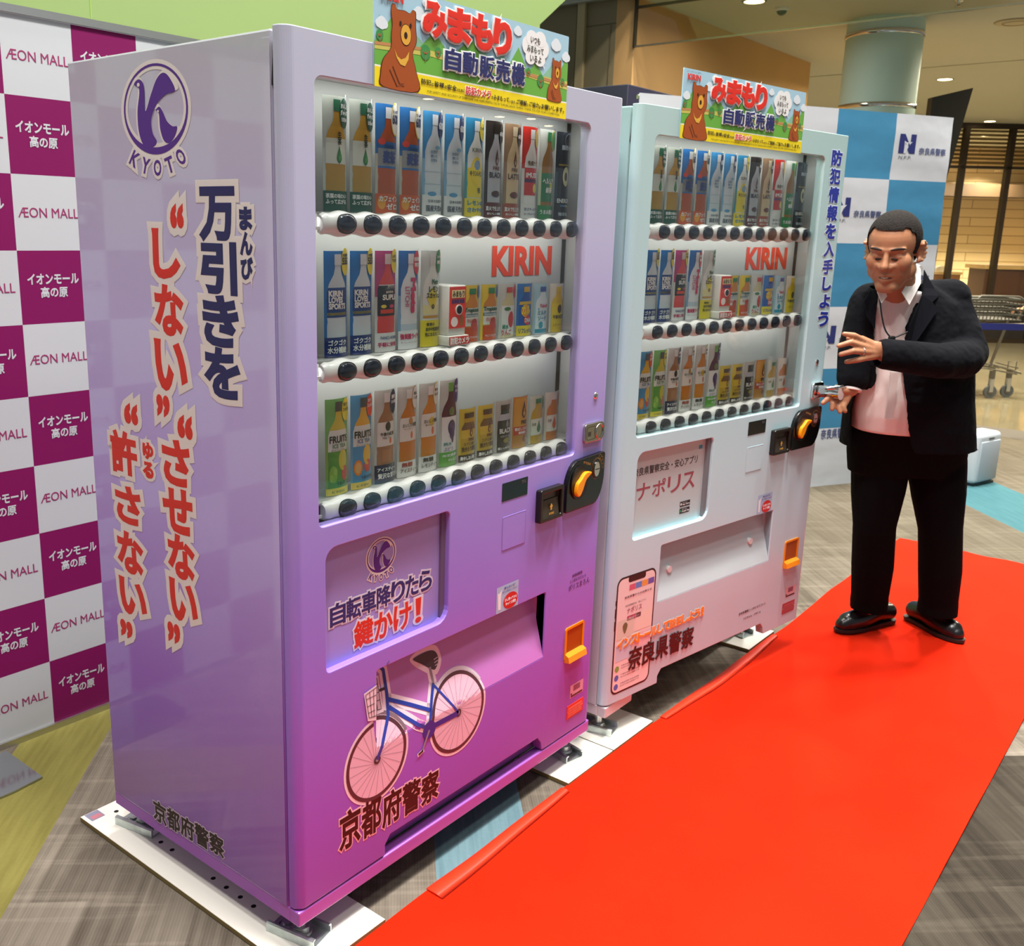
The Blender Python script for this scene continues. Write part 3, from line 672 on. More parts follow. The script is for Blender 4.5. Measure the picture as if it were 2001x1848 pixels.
    kn.prism(smooth_closed([(.962, .842), (.975, .832), (.990, .846), (1.005, .872), (1.032, .888), (1.004, .893), (.982, .878), (.966, .866)], 4), lambda u, v, dd: (u-.014, dd, v-.004), -.026, -.014, am); clean(kn_ := kn.build('lever', co)); edge_round(kn_, .004, 3)
    dl = MB(); dl.prism(ell(.975, .862, .04, .046), lambda u, v, dd: (u, dd, v), -.0155, -.012, mat('dial_black', '060606', .35)); dl.build('lever_dial', co)
    cs = MB(); cs.prism(ell(1.058, .886, .021, .027), lambda u, v, dd: (u, dd, v), -.014, -.0118, mat('coin_dark', '1a1512', .3)); cs.prism(ell(1.056, .885, .013, .020), lambda u, v, dd: (u, dd, v), -.0165, -.013, CHROME); cs.box((1.048, -.0172, .884), (1.066, -.016, .8865), DARK); cs.build('coin_slot', co)
    gd = MB(); gold = mat('gold_ink', 'a8762c', .5); of = lambda u, v, dd: (u, -.0124-dd, v)
    for rx, rz in ((.0235, .0295),):
        a, bb = ell(1.058, .886, rx, rz), ell(1.058, .886, rx-.0012, rz-.0014); gd.add([of(*p, 0) for p in a]+[of(*p, 0) for p in bb], [(k_, (k_+1) % 32, 32+(k_+1) % 32, 32+k_) for k_ in range(32)], gold)
    for i, (x, z) in enumerate([(1.074, .917), (1.083, .910), (1.088, .900), (1.091, .889)]):
        a, bb = ell(x, z, .0065, .0065, 16), ell(x, z, .0055, .0055, 16); gd.add([of(*p, 0) for p in a]+[of(*p, 0) for p in bb], [(k_, (k_+1) % 16, 16+(k_+1) % 16, 16+k_) for k_ in range(16)], gold)
    for i, ch in enumerate('おつり返却'): text(gd, ch, (.992+.0072*i, .910-.0022*i, .998+.0072*i, .916-.0022*i), of, gold, 0.01)
    gd.build('marking', co)
    bs = MB(); bs.prism(rrect(.797, .787, .901, .873, .006), lambda u, v, dd: (u, dd, v), -.016, .01, mat('bill_black', '17150f', .3)); bo2 = clean(bs.build('bill_slot', root))
    boolean(bo2, [cutter(rrect(.808, .797, .890, .862, .004), -.05, -.004)]); edge_round(bo2, .002); D(bo2)
    bi = MB(); bi.box((.8085, -.0045, .7975), (.8895, -.0035, .8615), mat('bill_inner', '2f2a20', .35)); bi.prism([(-.012, .797), (-.004, .797), (-.004, .838), (-.007, .842)], lambda u, v, dd: (dd, u, v), .812, .886, mat('smoked_guide', '3b352c', .15)); bi.build('bill_guide', bo2)
    bt = MB(); yl = mat('amber_ink', 'd7a234', .5); f2 = at_y(-.0128)
    bt.poly([f2(*p, .0) for p in [(.842, .822), (.849, .832), (.856, .822), (.852, .822), (.852, .814), (.846, .814), (.846, .822)]], yl)
    text(bt, '¥1000', (.839, .802, .861, .808), f2, yl, .02); D(bt.build('arrow_marking', root))
    ds = MB(); ds.prism(rrect(.654, .871, .758, .916, .001), lambda u, v, dd: (u, dd, v), -.0008, .006, mat('display_black', '0d0d0f', .15)); do2 = D(ds.build('display_screen', root))
    dg = MB(); text(dg, '88', (.731, .903, .749, .911), at_y(-.001), mat('dim_segment', '3a3d42', .4)); dg.build('digits', do2)
    pn = MB(); a, bb = rrect(.660, .746, .756, .832, .004), rrect(.6615, .7475, .7545, .8305, .003); pn.add([(u, -.0005, v) for u, v in a]+[(u, -.0012, v) for u, v in bb], [(i, (i+1) % 24, 24+(i+1) % 24, 24+i) for i in range(24)], door_m); pn.poly([(u, -.0009, v) for u, v in bb], door_m); D(pn.build('access_panel', root))
    if not rd:
        lk = MB(); lk.prism(rrect(1.0, .960, 1.1, 1.012, [.022, .012, .012, .022], 8), lambda u, v, dd: (u, dd, v), -.008, .003, mat('nickel', 'b5b2a6', .22, 1.0)); lo = clean(lk.build('lock_plate', root)); edge_round(lo, .003, 3); D(lo)
        q = MB(); q.loft([[(1.070+R*math.cos(a), yy, .986+R*math.sin(a)) for a in [2*PI*k_/28 for k_ in range(28)]] for R, yy in ((.021, -.0078), (.021, -.0105), (.017, -.0105), (.014, -.003))], mat('nickel', 'b5b2a6', .22, 1.0)); q.build('lock_ring', lo)
        q = MB(); q.cyl((1.070, -.0045, .986), .0145, .002, DARK, 20, 'y'); q.build('keyhole', lo)
        q = MB(); a = rrect(1.008, .968, 1.052, 1.004, .008); bb = rrect(1.0095, .9695, 1.0505, 1.0025, .007); q.add([(u, -.0083, v) for u, v in a]+[(u, -.0083, v) for u, v in bb], [(i, (i+1) % 24, 24+(i+1) % 24, 24+i) for i in range(24)], mat('engraved', '3d3a30', .5)); text(q, '開', (1.016, .978, 1.028, .99), at_y(-.0083), mat('engraved', '3d3a30', .5), 0.02); q.build('engraving', lo)
    else:
        lk = MB(); nk = CHROME; lk.rbox((1.03, -.012, .955), (1.10, 0, 1.012), nk, .006, 3); lo = lk.build('lock_plate', root); D(lo)
        q = MB(); q.rbox((1.045, -.085, .972), (1.085, -.012, 1.004), nk, .008, 3); q.cyl((1.065, -.095, .988), .026, .022, nk, 24, 'y'); q.tube([(1.03, -.06, 1.0), (1.05, -.092, 1.008), (1.09, -.092, 1.008)], .006, nk); q.build('lock_handle', lo)
        q = MB(); q.box((1.055, -.05, .964), (1.075, -.02, .973), mat('red_mark', 'a02a20', .5)); q.build('red_tag', lo)
    sc = MB(); sc.lathe([(.0095, 0), (.008, .003), (.001, .004)], (0, 0, 0), CHROME, 20); so = sc.build('screw_cap', root); so.data.transform(Matrix.Translation((1.054, 0, 1.082)) @ Matrix.Rotation(PI/2, 4, 'X')); D(so)
    cc = MB(); am2 = mat('amber_tray', 'e88a12', .25)
    cc.prism(rrect(.964, .352, 1.058, .45, .008), lambda u, v, dd: (u, dd, v), -.003, .004, am2); o = clean(cc.build('change_tray', root)); boolean(o, [cutter(rrect(.971, .366, 1.051, .443, .004), -.02, .002)]); D(o)
    q = MB(); q.box((.9715, -.0008, .3665), (1.0505, -.0003, .4425), mat('amber_dark', '9c4c10', .3)); q.prism([(-.018, .352), (0, .350), (0, .376), (-.014, .368)], lambda u, v, dd: (dd, u, v), .966, 1.056, am2); q.build('tray_lip', o)
    return root, D, do, bo
def side(x0): return lambda u, v, d: (x0-d, -u, v)      # left side wall seen from outside
door1 = mat_grad('lilac_print', [(.1, '8652b4'), (.3, '8e5cce'), (.62, '9674da'), (.85, '9c84da'), (1.2, 'b0a9e0'), (1.5, 'bcbedc'), (1.83, 'bcc0d2')], .38, .25)
body1 = mat_grad('lilac_film', [(.1, '8450ac'), (.5, '9a70d2'), (.9, 'b8a8ec'), (1.3, 'c4beee'), (1.83, 'bec0cc')], .34, 1.0, clear=(.05, 1.56))
door2 = mat_grad('mint_print', [(.1, 'b6d4e0'), (.3, 'b8d0dc'), (.5, 'c0dce8'), (.8, 'c2e2ea'), (1.2, 'badadf'), (1.83, 'b3d3cf')], .35, .3)
body2 = mat_grad('mint_film', [(.1, 'c4bcc2'), (.6, 'bfc4c8'), (1.2, 'a3bcc0'), (1.83, '9dbdb8')], .35, .3)
flap1 = mat_grad('lilac_flap', [(.4, 'be6fbe'), (.6, 'b488cc')], .35, .3); flap2 = mat_grad('mint_flap', [(.4, 'b9c6ca'), (.6, 'b0c8cc')], .3, .3)
M1, D1, door_a, body_a = machine('a', 'purple drinks vending machine nearest the camera, with red and navy slogan on its side', (0, 0, 0), 0.0, door1, body1, flap1, mat('violet_metal', 'a25fc0', .25, coat=.4))
M2, D2, door_b, body_b = machine('b', 'pale mint and pink drinks vending machine with its door ajar, beside the man', (1.208, -.0013, 0), -.1482, door2, body2, flap2, mat('pale_metal', 'c3bfc4', .3, coat=.3))
# ------------------------------------------------------------------ lettering and emblems on the purple machine
NAVY, RED, HALO = ink('20265e'), ink('d8301c'), ink('e6dfda'); PUR = ink('52268c'); BLK = ink('241012'); PINKH = ink('e8bcc6')
sd = side(-.0002)
def flip(cells): return [(-a, b, -c, d) for a, b, c, d in cells]
L = MB(); K = dict(bold=.045, halo=.16, halo_m=HALO)
def col(s, u_l, u_r, ztop, zbot, m, gap=.04, hs=None, **k):
    n = len(s); h = (ztop-zbot)/n
    for i, ch in enumerate(s):
        text(L, ch, (-u_l, ztop-h*(i+1)+h*gap, -u_r, ztop-h*i-h*gap), sd, m, **{**K, **k})
col('万引きを', .244, .146, 1.570, 1.173, NAVY, .05)
col('まんび', .127, .096, 1.535, 1.402, NAVY, .09, halo=.24, bold=.06)
text(L, '“', (-.338, 1.498, -.303, 1.530), sd, RED, **K)
for ch, c in zip('しない', [(-.402, 1.398, -.322, 1.487), (-.404, 1.285, -.317, 1.378), (-.412, 1.172, -.313, 1.266)]): text(L, ch, c, sd, RED, **K)
text(L, '”', (-.415, 1.118, -.378, 1.150), sd, RED, **K)
text(L, '“', (-.344, 1.080, -.303, 1.114), sd, RED, **K)
for ch, c in zip('させない', [(-.403, .972, -.317, 1.062), (-.410, .868, -.314, .958), (-.399, .766, -.314, .856), (-.400, .668, -.311, .752)]): text(L, ch, c, sd, RED, **K)
text(L, '”', (-.415, .612, -.378, .645), sd, RED, **K)
text(L, '“', (-.539, 1.082, -.497, 1.114), sd, RED, **K)
for ch, c in zip('許さない', [(-.602, .962, -.508, 1.052), (-.594, .848, -.505, .928), (-.598, .730, -.506, .820), (-.600, .628, -.503, .706)]): text(L, ch, c, sd, RED, **K)
text(L, '”', (-.606, .568, -.566, .598), sd, RED, **K)
for ch, c in zip('ゆる', [(-.478, 1.010, -.443, 1.043), (-.480, .968, -.446, 1.0)]): text(L, ch, c, sd, RED, bold=.06, halo=.24, halo_m=HALO)
L.build('side_lettering', body_a)
L = MB()
for i, ch in enumerate('京都府警察'):
    u = -.514+.0546*i; text(L, ch, (u, .118+.004*i, u+.049, .171+.003*i), sd, BLK, bold=.03, halo=.075, halo_m=ink('c9b8c8'))
L.build('side_lettering', body_a)
def ring(mb, cu, cv, ru, rv, w0, w1, fn, m, d=.0006):
    """circle outline, thicker at the bottom"""
    n = 48; o_ = []; i_ = []
    for k in range(n):
        a = 2*PI*k/n; w = w0+(w1-w0)*max(0, -math.sin(a))**2
        o_.append(fn(cu+ru*math.cos(a), cv+rv*math.sin(a), d)); i_.append(fn(cu+(ru-w)*math.cos(a), cv+(rv-w)*math.sin(a), d))
    mb.add(o_+i_, [(k, (k+1) % n, n+(k+1) % n, n+k) for k in range(n)], m)
def emblem(mb, cu, cv, r, fn, m, halo):
    """prefectural K mark: a bird-shaped K in a ring, KYOTO below"""
    ring(mb, cu, cv, r*1.09, r*1.09, .22*r, .34*r, fn, halo, .0003)
    ring(mb, cu, cv, r, r, .055*r, .16*r, fn, m)
    P = lambda pts: [fn(cu+x*r, cv+y*r, .0007) for x, y in pts]
    stem = smooth_closed([(-.62, .60), (-.48, .70), (-.34, .62), (-.30, .42), (-.30, -.02), (-.10, .34), (.10, .66), (.30, .77), (.48, .66), (.64, .36), (.36, .30), (.08, .12), (-.12, -.20), (-.10, -.52), (.02, -.72), (-.14, -.84), (-.40, -.78), (-.54, -.46), (-.55, 0.0), (-.46, .46)], 5)
    mb.poly([fn(cu+(x*1.12+.02)*r, cv+(y*1.08+.01)*r, .0005) for x, y in stem], halo); mb.poly(P(stem), m)
    small = smooth_closed([(.03, -.02), (.14, .05), (.24, -.06), (.36, -.28), (.52, -.40), (.66, -.42), (.58, -.62), (.40, -.76), (.24, -.70), (.14, -.44), (.12, -.10)], 5)
    mb.poly([fn(cu+((x-.35)*1.22+.35)*r, cv+((y+.38)*1.16-.38)*r, .00045) for x, y in small], halo); mb.poly(P(small), m)
    for x, y, q in ((-.48, .58, .045), (.10, -.045, .028)): mb.poly([fn(cu+(x+q*math.cos(a))*r, cv+(y+q*math.sin(a))*r, .0010) for a in [2*PI*k/12 for k in range(12)]], halo)
    for i, ch in enumerate('KYOTO'):
        a = math.radians(-124+17*i); rr = 1.30*r; w = .11*r; h = .17*r; c_, s_ = math.cos(a+PI/2), math.sin(a+PI/2)
        ctr = (cu+rr*math.cos(a), cv+rr*math.sin(a))
        f2 = lambda u, v, d, ctr=ctr, c_=c_, s_=s_: fn(ctr[0]+u*c_-v*s_, ctr[1]+u*s_+v*c_, d)
        text(mb, ch, (-w, -h, w, h), f2, m, bold=.03, halo=.2, halo_m=halo, depth=.0003)
L = MB(); emblem(L, -.377, 1.714, .083, lambda u, v, d: sd((u+.377)*1.28-.377, v, d), PUR, HALO); L.build('emblem', body_a)
# poster panel on the door
pm = mat_grad('poster_lilac', [(.62, 'a08edc'), (.9, 'a098d4')], .4, .2)
p = MB(); p.box((.0845, .0185, .6285), (.4615, .0215, .8895), pm); p.box((.448, .012, .632), (.4615, .0185, .886), mat('poster_edge', '6c5a76', .5)); po = D1(p.build('poster_panel', M1))
py = at_y(.0183); L = MB(); emblem(L, .259, .831, .037, lambda u, v, d: py((u-.259)*1.15+.259, v, d), PUR, HALO); L.build('emblem', po)
L = MB(); K2 = dict(bold=.028, halo=.10, halo_m=ink('dcd6e4'))
for i, ch in enumerate('自転車降りたら'): text(L, ch, (.112+.0449*i, .714, .112+.0449*i+.041, .760), py, ink('262d6c'), **K2)
for i, ch in enumerate('鍵かけ'): text(L, ch, (.180+.060*i, .644, .180+.060*i+.054, .702), py, ink('d5321f'), **K2)
text(L, '！', (.372, .645, .386, .700), py, ink('d5321f'), **K2)
L.build('poster_lettering', po)
# door lettering
L = MB()
for i, ch in enumerate('京都府警察'):
    x = .118+.0655*i; text(L, ch, (x, .204-.004*i, x+.059, .290-.007*i), front, BLK, bold=.03, halo=.075, halo_m=PINKH)
D1(L.build('door_lettering', M1)); L = MB(); sm = ink('5c2a66')
text(L, '京都府警察', (.985, .592, 1.036, .601), front, sm, .01); text(L, 'シンボルマスコット', (.975, .577, 1.056, .587), front, sm, .01); text(L, 'ポリスまろん', (.970, .556, 1.075, .573), front, sm, .01)
D1(L.build('door_lettering', M1))
def stickers(root, D, x0, z0, mint):
    s = MB(); s.poly([front(u, v, .0004) for u, v in rrect(x0, z0, x0+.09, z0+.068, .002)], ink('a8bfdc'))
    s.poly([front(u, v, .0008) for u, v in ell(x0+.058, z0+.022, .030, .021)], ink('cc2420')); w = ink('eef0f4')
    text(s, '少し待ってから', (x0+.034, z0+.023, x0+.083, z0+.031), at_y(-.0006), w, .02); text(s, 'ゆっくり開栓', (x0+.038, z0+.012, x0+.08, z0+.020), at_y(-.0006), w, .02)
    text(s, '振らないで！', (x0+.03, z0+.057, x0+.075, z0+.063), at_y(-.0004), ink('3e5a9a'), .01); text(s, '開けるとき噴き出すことがあります', (x0+.024, z0+.047, x0+.086, z0+.053), at_y(-.0004), ink('3e5a9a'), .0)
    s.poly([front(u, v, .0007) for u, v in [(x0+.008, z0+.008), (x0+.018, z0+.008), (x0+.018, z0+.045), (x0+.022, z0+.06), (x0+.01, z0+.05), (x0+.004, z0+.054)]], w)
    D(s.build('notice_sticker', root))
    s = MB(); s.poly([front(u, v, .0004) for u, v in rrect(1.006, .227, 1.073, .266, .001)], ink('d9a9bd' if not mint else 'd2b4b8'))
    s.poly([front(u, v, .0007) for u, v in rrect(1.022, .245, 1.056, .262, .0005)], ink('8a5a78')); s.poly([front(u, v, .0007) for u, v in rrect(1.010, .229, 1.070, .234, .0005)], ink('3a1628')); s.poly([front(u, v, .0007) for u, v in rrect(1.009, .235, 1.016, .241, .0005)], ink('3a1628'))
    D(s.build('barcode_sticker', root))
    s = MB(); s.box((.993, -.0015, .167), (1.076, 0, .207), ink('e0361f' if not mint else 'a8444a')); s.poly([front(u, v, .0018) for u, v in rrect(1.0, .171, 1.069, .201, .001)], ink('e5705e' if not mint else 'b56068'))
    for i in range(4): text(s, '医薬品注意書き表示'[:7+i % 2], (1.003, .195-.0075*i-.004, 1.066, .195-.0075*i), at_y(-.002), ink('a82a1c' if not mint else '7c2c34'), .0)
    for x in (.997, 1.072): s.cyl((x, -.003, .187), .0028, .003, CHROME, 12, 'y')
    D(s.build('rating_plate', root))
stickers(M1, D1, .646, .587, False)
# bicycle picture, printed across the door and the sloping flap
def strip_pts(pts, w):
    """ribbon outline of half width w along a path, as quads"""
    out = []; n = len(pts)
    for i, (x, z) in enumerate(pts):
        a = pts[max(i-1, 0)]; b_ = pts[min(i+1, n-1)]; dx, dz = b_[0]-a[0], b_[1]-a[1]; l = math.hypot(dx, dz) or 1
        ww = w[i] if isinstance(w, list) else w; out.append(((x-dz/l*ww, z+dx/l*ww), (x+dz/l*ww, z-dx/l*ww)))
    return out
def dens(pts, step=.01):
    o_ = []
    for (x0, z0), (x1, z1) in zip(pts, pts[1:]):
        k = max(1, int(math.hypot(x1-x0, z1-z0)/step)); o_ += [(x0+(x1-x0)*i/k, z0+(z1-z0)*i/k) for i in range(k)]
    return o_+[pts[-1]]
def ribbon(mb, pts, w, m, d):
    s = strip_pts(dens(pts), w) if not isinstance(w, list) else strip_pts(pts, w)
    vs = [wrap(*p, d) for ab in s for p in ab]; mb.add(vs, [(2*i, 2*i+1, 2*i+3, 2*i+2) for i in range(len(s)-1)], m)
def disc(mb, cx, cz_, r, m, d, r_in=0.0, rz=None, n=48):
    rz = rz or r; q_ = rz/r
    if r_in: mb.add([wrap(cx+R*math.cos(2*PI*k/n), cz_+R*q_*math.sin(2*PI*k/n), d) for R in (r_in, r) for k in range(n)], [(k, (k+1) % n, n+(k+1) % n, n+k) for k in range(n)], m)
    else: 
        R_ = [r*i/6 for i in range(1, 7)]
        mb.add([wrap(cx, cz_, d)]+[wrap(cx+R*math.cos(2*PI*k/n), cz_+R*q_*math.sin(2*PI*k/n), d) for R in R_ for k in range(n)], [(0, 1+k, 1+(k+1) % n) for k in range(n)]+[(1+n*i+k, 1+n*i+(k+1) % n, 1+n*(i+1)+(k+1) % n, 1+n*(i+1)+k) for i in range(5) for k in range(n)], m)
B = MB(); hw = ink('ead9e4'); bl = ink('1f3f9e'); bl2 = ink('2b2f8e'); ty = ink('4d3038'); gy_ = ink('8d8794'); bk_ = ink('3a3034'); wl_ = ink('e2bfd2')
FWc, RWc = (.230, .374), (.508, .378)
tubes = [([(.268, .581), (.290, .552), (.287, .5), (.279, .456), (FWc[0]+.02, .41), FWc], .0045, bl), ([(.288, .488), (.35, .455), (.412, .42)], .0045, bl), ([(.286, .472), (.325, .437), (.366, .402), (.398, .382)], .0045, bl), ([(.436, .475), (.42, .44), (.398, .380)], .0045, bl), ([(.398, .380), RWc], .007, bl2), ([(.438, .468), RWc], .003, bl), ([(.435, .512), (.437, .470)], .0035, gy_)]
for pts, w, m in tubes: ribbon(B, pts, w+.009, hw, .0004)
for c_, r_ in ((FWc, .101), (RWc, .106)): disc(B, *c_, r_, hw, .0005)
for c_, r_ in ((FWc, .094), (RWc, .099)):
    disc(B, *c_, r_-.004, wl_, .0007); disc(B, *c_, r_, ty, .0009, r_-.009)
    for k in range(22): a = 2*PI*k/22+.1; ribbon(B, [(c_[0]+.01*math.cos(a+.9), c_[1]+.01*math.sin(a+.9)), (c_[0]+(r_-.01)*math.cos(a), c_[1]+(r_-.01)*math.sin(a))], .0004, ink('9a7c8c'), .0010)
    disc(B, *c_, .010, bk_, .0012); disc(B, *c_, .005, gy_, .0013)
ribbon(B, [(RWc[0]+.105*math.cos(a), RWc[1]+.105*math.sin(a)) for a in [math.radians(30+6*i) for i in range(24)]], .004, ink('c8c2cc'), .0011)
ribbon(B, [(FWc[0]+.1*math.cos(a), FWc[1]+.1*math.sin(a)) for a in [math.radians(20+6*i) for i in range(12)]], .004, ink('7d6a74'), .0011)
for pts, w, m in tubes: ribbon(B, pts, w, m, .0014)
disc(B, .402, .376, .022, bl2, .0016); ribbon(B, [(.402, .376), (.378, .332)], .003, gy_, .0018); ribbon(B, [(.362, .327), (.384, .333)], .005, hw, .0016); ribbon(B, [(.365, .328), (.381, .332)], .003, bk_, .0018)
sad = smooth_closed([(.386, .545), (.404, .548), (.440, .548), (.462, .540), (.468, .520), (.452, .502), (.436, .508), (.414, .524), (.396, .536)], 3)
B.poly([wrap(*p, .0005) for p in smooth_closed([(.376, .548), (.404, .558), (.445, .559), (.472, .548), (.478, .515), (.456, .49), (.43, .497), (.405, .515), (.386, .53)], 3)], hw)
B.poly([wrap(*p, .0012) for p in sad], ink('4a4146'))
for i in range(3): ribbon(B, [(.452, .510+.007*i), (.466, .512+.007*i)], .001, ink('cfc6cc'), .0018)
ribbon(B, [(.262, .592), (.273, .578)], .005, bk_, .0016)
bas = [(.193, .541), (.230, .548), (.266, .541), (.262, .476), (.204, .484)]
B.poly([wrap(*p, .0016) for p in [(.188, .546), (.226, .553)]]+[wrap(*p, .0016) for p in [(.226, .470), (.200, .478)]], hw); B.poly([wrap(.2365, .552, .0016), wrap(.272, .546, .0016), wrap(.268, .468, .0016), wrap(.2365, .470, .0016)], hw)
for (a, b_) in [((.193, .541), (.204, .484)), ((.205, .544), (.212, .482)), ((.217, .546), (.219, .480)), ((.228, .548), (.228, .479)), ((.242, .546), (.240, .478)), ((.254, .544), (.251, .477)), ((.266, .541), (.262, .476)), ((.193, .541), (.228, .548)), ((.228, .548), (.266, .541)), ((.195, .53), (.265, .53)), ((.198, .512), (.264, .512)), ((.201, .496), (.263, .496)), ((.204, .484), (.262, .476))]:
    ribbon(B, [a, b_], .0009, ink('6c6470'), .0020)
ribbon(B, [(.266, .515), (.284, .514)], .003, bk_, .0021)
D1(B.build('bicycle_decal', M1))
# ------------------------------------------------------------------ pale machine
p = MB(); p.box((.0845, .0185, .6285), (.4615, .0215, .8895), mat_grad('poster_mint', [(.62, 'bcd6da'), (.9, 'c6cac8')], .35, .2)); p.box((.446, .008, .632), (.4615, .0185, .886), mat('poster_edge_grey', '77797c', .5)); p.box((.412, .0178, .856), (.430, .0186, .868), ink('4a9db5')); po2 = D2(p.build('poster_panel', M2))
L = MB(); g_ = ink('4a3a38')
text(L, '奈良県警察安全・安心アプリ', (.092, .814, .408, .839), py, g_, .012)
for i, ch in enumerate('ナポリス'): text(L, ch, (.113+.0755*i, .740-.001*i, .113+.0755*i+.062, .789), py, ink('a24a58'), bold=.012)
L.build('poster_lettering', po2)
L = MB()
for z0, a, b_ in ((.682, 'Download on the', 'App Store'), (.660, 'GET IT ON', 'Google Play')):
    L.poly([py(u, v, .0003) for u, v in rrect(.334, z0, .387, z0+.017, .002)], ink('1d1d20')); text(L, b_, (.346, z0+.003, .384, z0+.010), at_y(.0178), ink('eeeeee'), .01); text(L, a, (.347, z0+.0115, .37, z0+.0145), at_y(.0178), ink('eeeeee'), 0)
    L.poly([py(u, v, .0006) for u, v in ell(.340, z0+.0085, .0035, .0045, 12)] if z0 > .67 else [py(u, v, .0006) for u, v in [(.337, z0+.003), (.344, z0+.0085), (.337, z0+.014)]], ink('e8e8e8') if z0 > .67 else ink('3fae62'))
L.build('store_badges', po2)
L = MB(); vb = ink('26369e'); ws = ink('d4dfe6')
for i, ch in enumerate('防犯情報を入手しよう'):
    z1 = 1.783-.0585*i; x = 1.008+.0028*i
    h = .05 if ch not in 'しよ' else .046
    text(L, ch, (x+(.008 if ch in 'しょ' else 0), z1-h, x+.062, z1-.004), front, vb, bold=.045, halo=.10, halo_m=ws)
D2(L.build('door_lettering', M2))
L = MB(); og = ink('f08a1e')
for i, ch in enumerate('インストールして防犯しよう!'): x = .042+.0323*i; text(L, ch, (x+(.008 if ch == '!' else 0), .297, x+(.018 if ch == '!' else .029), .326) if ch != 'ー' else (x, .309, x+.029, .314), front, og, bold=.035, halo=.09, halo_m=ink('f6dcd2'), depth=.0018)
for i, ch in enumerate('奈良県警察'): x = .102+.068*i; text(L, ch, (x, .212-.002*i, x+.062, .283-.003*i), front, ink('3a1216'), bold=.03, depth=.0024)
D2(L.build('door_lettering', M2)); L = MB(); text(L, '奈良県警察シンボルマスコット', (.703, .236, .872, .246), front, ink('5a3038'), .01); text(L, 'ナビちゃん・ナポくん', (.735, .212, .845, .221), front, ink('5a3038'), .01)
D2(L.build('door_lettering', M2))
stickers(M2, D2, .755, .585, True)
# phone picture
P_ = MB(); a, b_ = rrect(.026, .150, .212, .522, .026, 8), rrect(.032, .156, .206, .516, .021, 8)
P_.poly([front(u, v, .0004) for u, v in a], ink('2a1216')); P_.poly([front(u, v, .0007) for u, v in b_], ink('ecd6d4'))
P_.poly([front(u, v, .0010) for u, v in rrect(.078, .500, .160, .520, .008)], ink('2a1216'))
for x, z0, z1 in ((.0235, .44, .455), (.0235, .40, .43), (.0235, .36, .39)): P_.poly([front(u, v, .0004) for u, v in [(x, z0), (.027, z0), (.027, z1), (x, z1)]], ink('2a1216'))
for i, cc in enumerate(('d2607c', '5f86cc', 'e89c48', '6a58b0')): P_.poly([front(u, v, .0010) for u, v in [(.084+.030*i, .474), (.113+.030*i, .474), (.113+.030*i, .492), (.084+.030*i, .492)]], ink(cc))
text(P_, '奈良県警からのお知らせ', (.064, .452, .194, .459), at_y(-.0008), ink('6a2a3c'), .01); text(P_, '奈良県警察安全・安心アプリ', (.070, .424, .168, .431), at_y(-.0008), ink('5a4040'), 0)
text(P_, 'ナポリス', (.080, .402, .150, .420), at_y(-.0008), ink('9c4460'), .01); P_.poly([front(u, v, .0010) for u, v in rrect(.082, .378, .148, .393, .003)], ink('b04a68')); text(P_, '使い方ガイド', (.090, .382, .140, .389), at_y(-.0012), ink('f4e4e8'), 0)
for x, z, cc in ((.038, .326, 'd8cfc0'), (.122, .334, 'ecd8cc'), (.038, .256, 'c8cede'), (.122, .264, 'eac6cc')): P_.poly([front(u, v, .0010) for u, v in rrect(x, z, x+.078, z+.06, .004)], ink(cc))
P_.poly([front(u, v, .0013) for u, v in smooth_closed([(.075, .34), (.084, .355), (.086, .368), (.075, .376), (.064, .368), (.066, .355)], 3)], ink('6c6a48'))
for i, cc in enumerate(('7aa84c', '4c68b4', '4c68b4')): P_.poly([front(u, v, .0010) for u, v in ell(.049, .232-.029*i, .010, .010, 20)], ink(cc)); [text(P_, t_, (.068, .236-.029*i-.008*j, .06+.1, .2405-.029*i-.008*j), at_y(-.0008), ink('6c3c44'), 0) for j, t_ in enumerate(('不審者情報 奈良県警察', '本日の安全情報です'))]
D2(P_.build('phone_decal', M2))
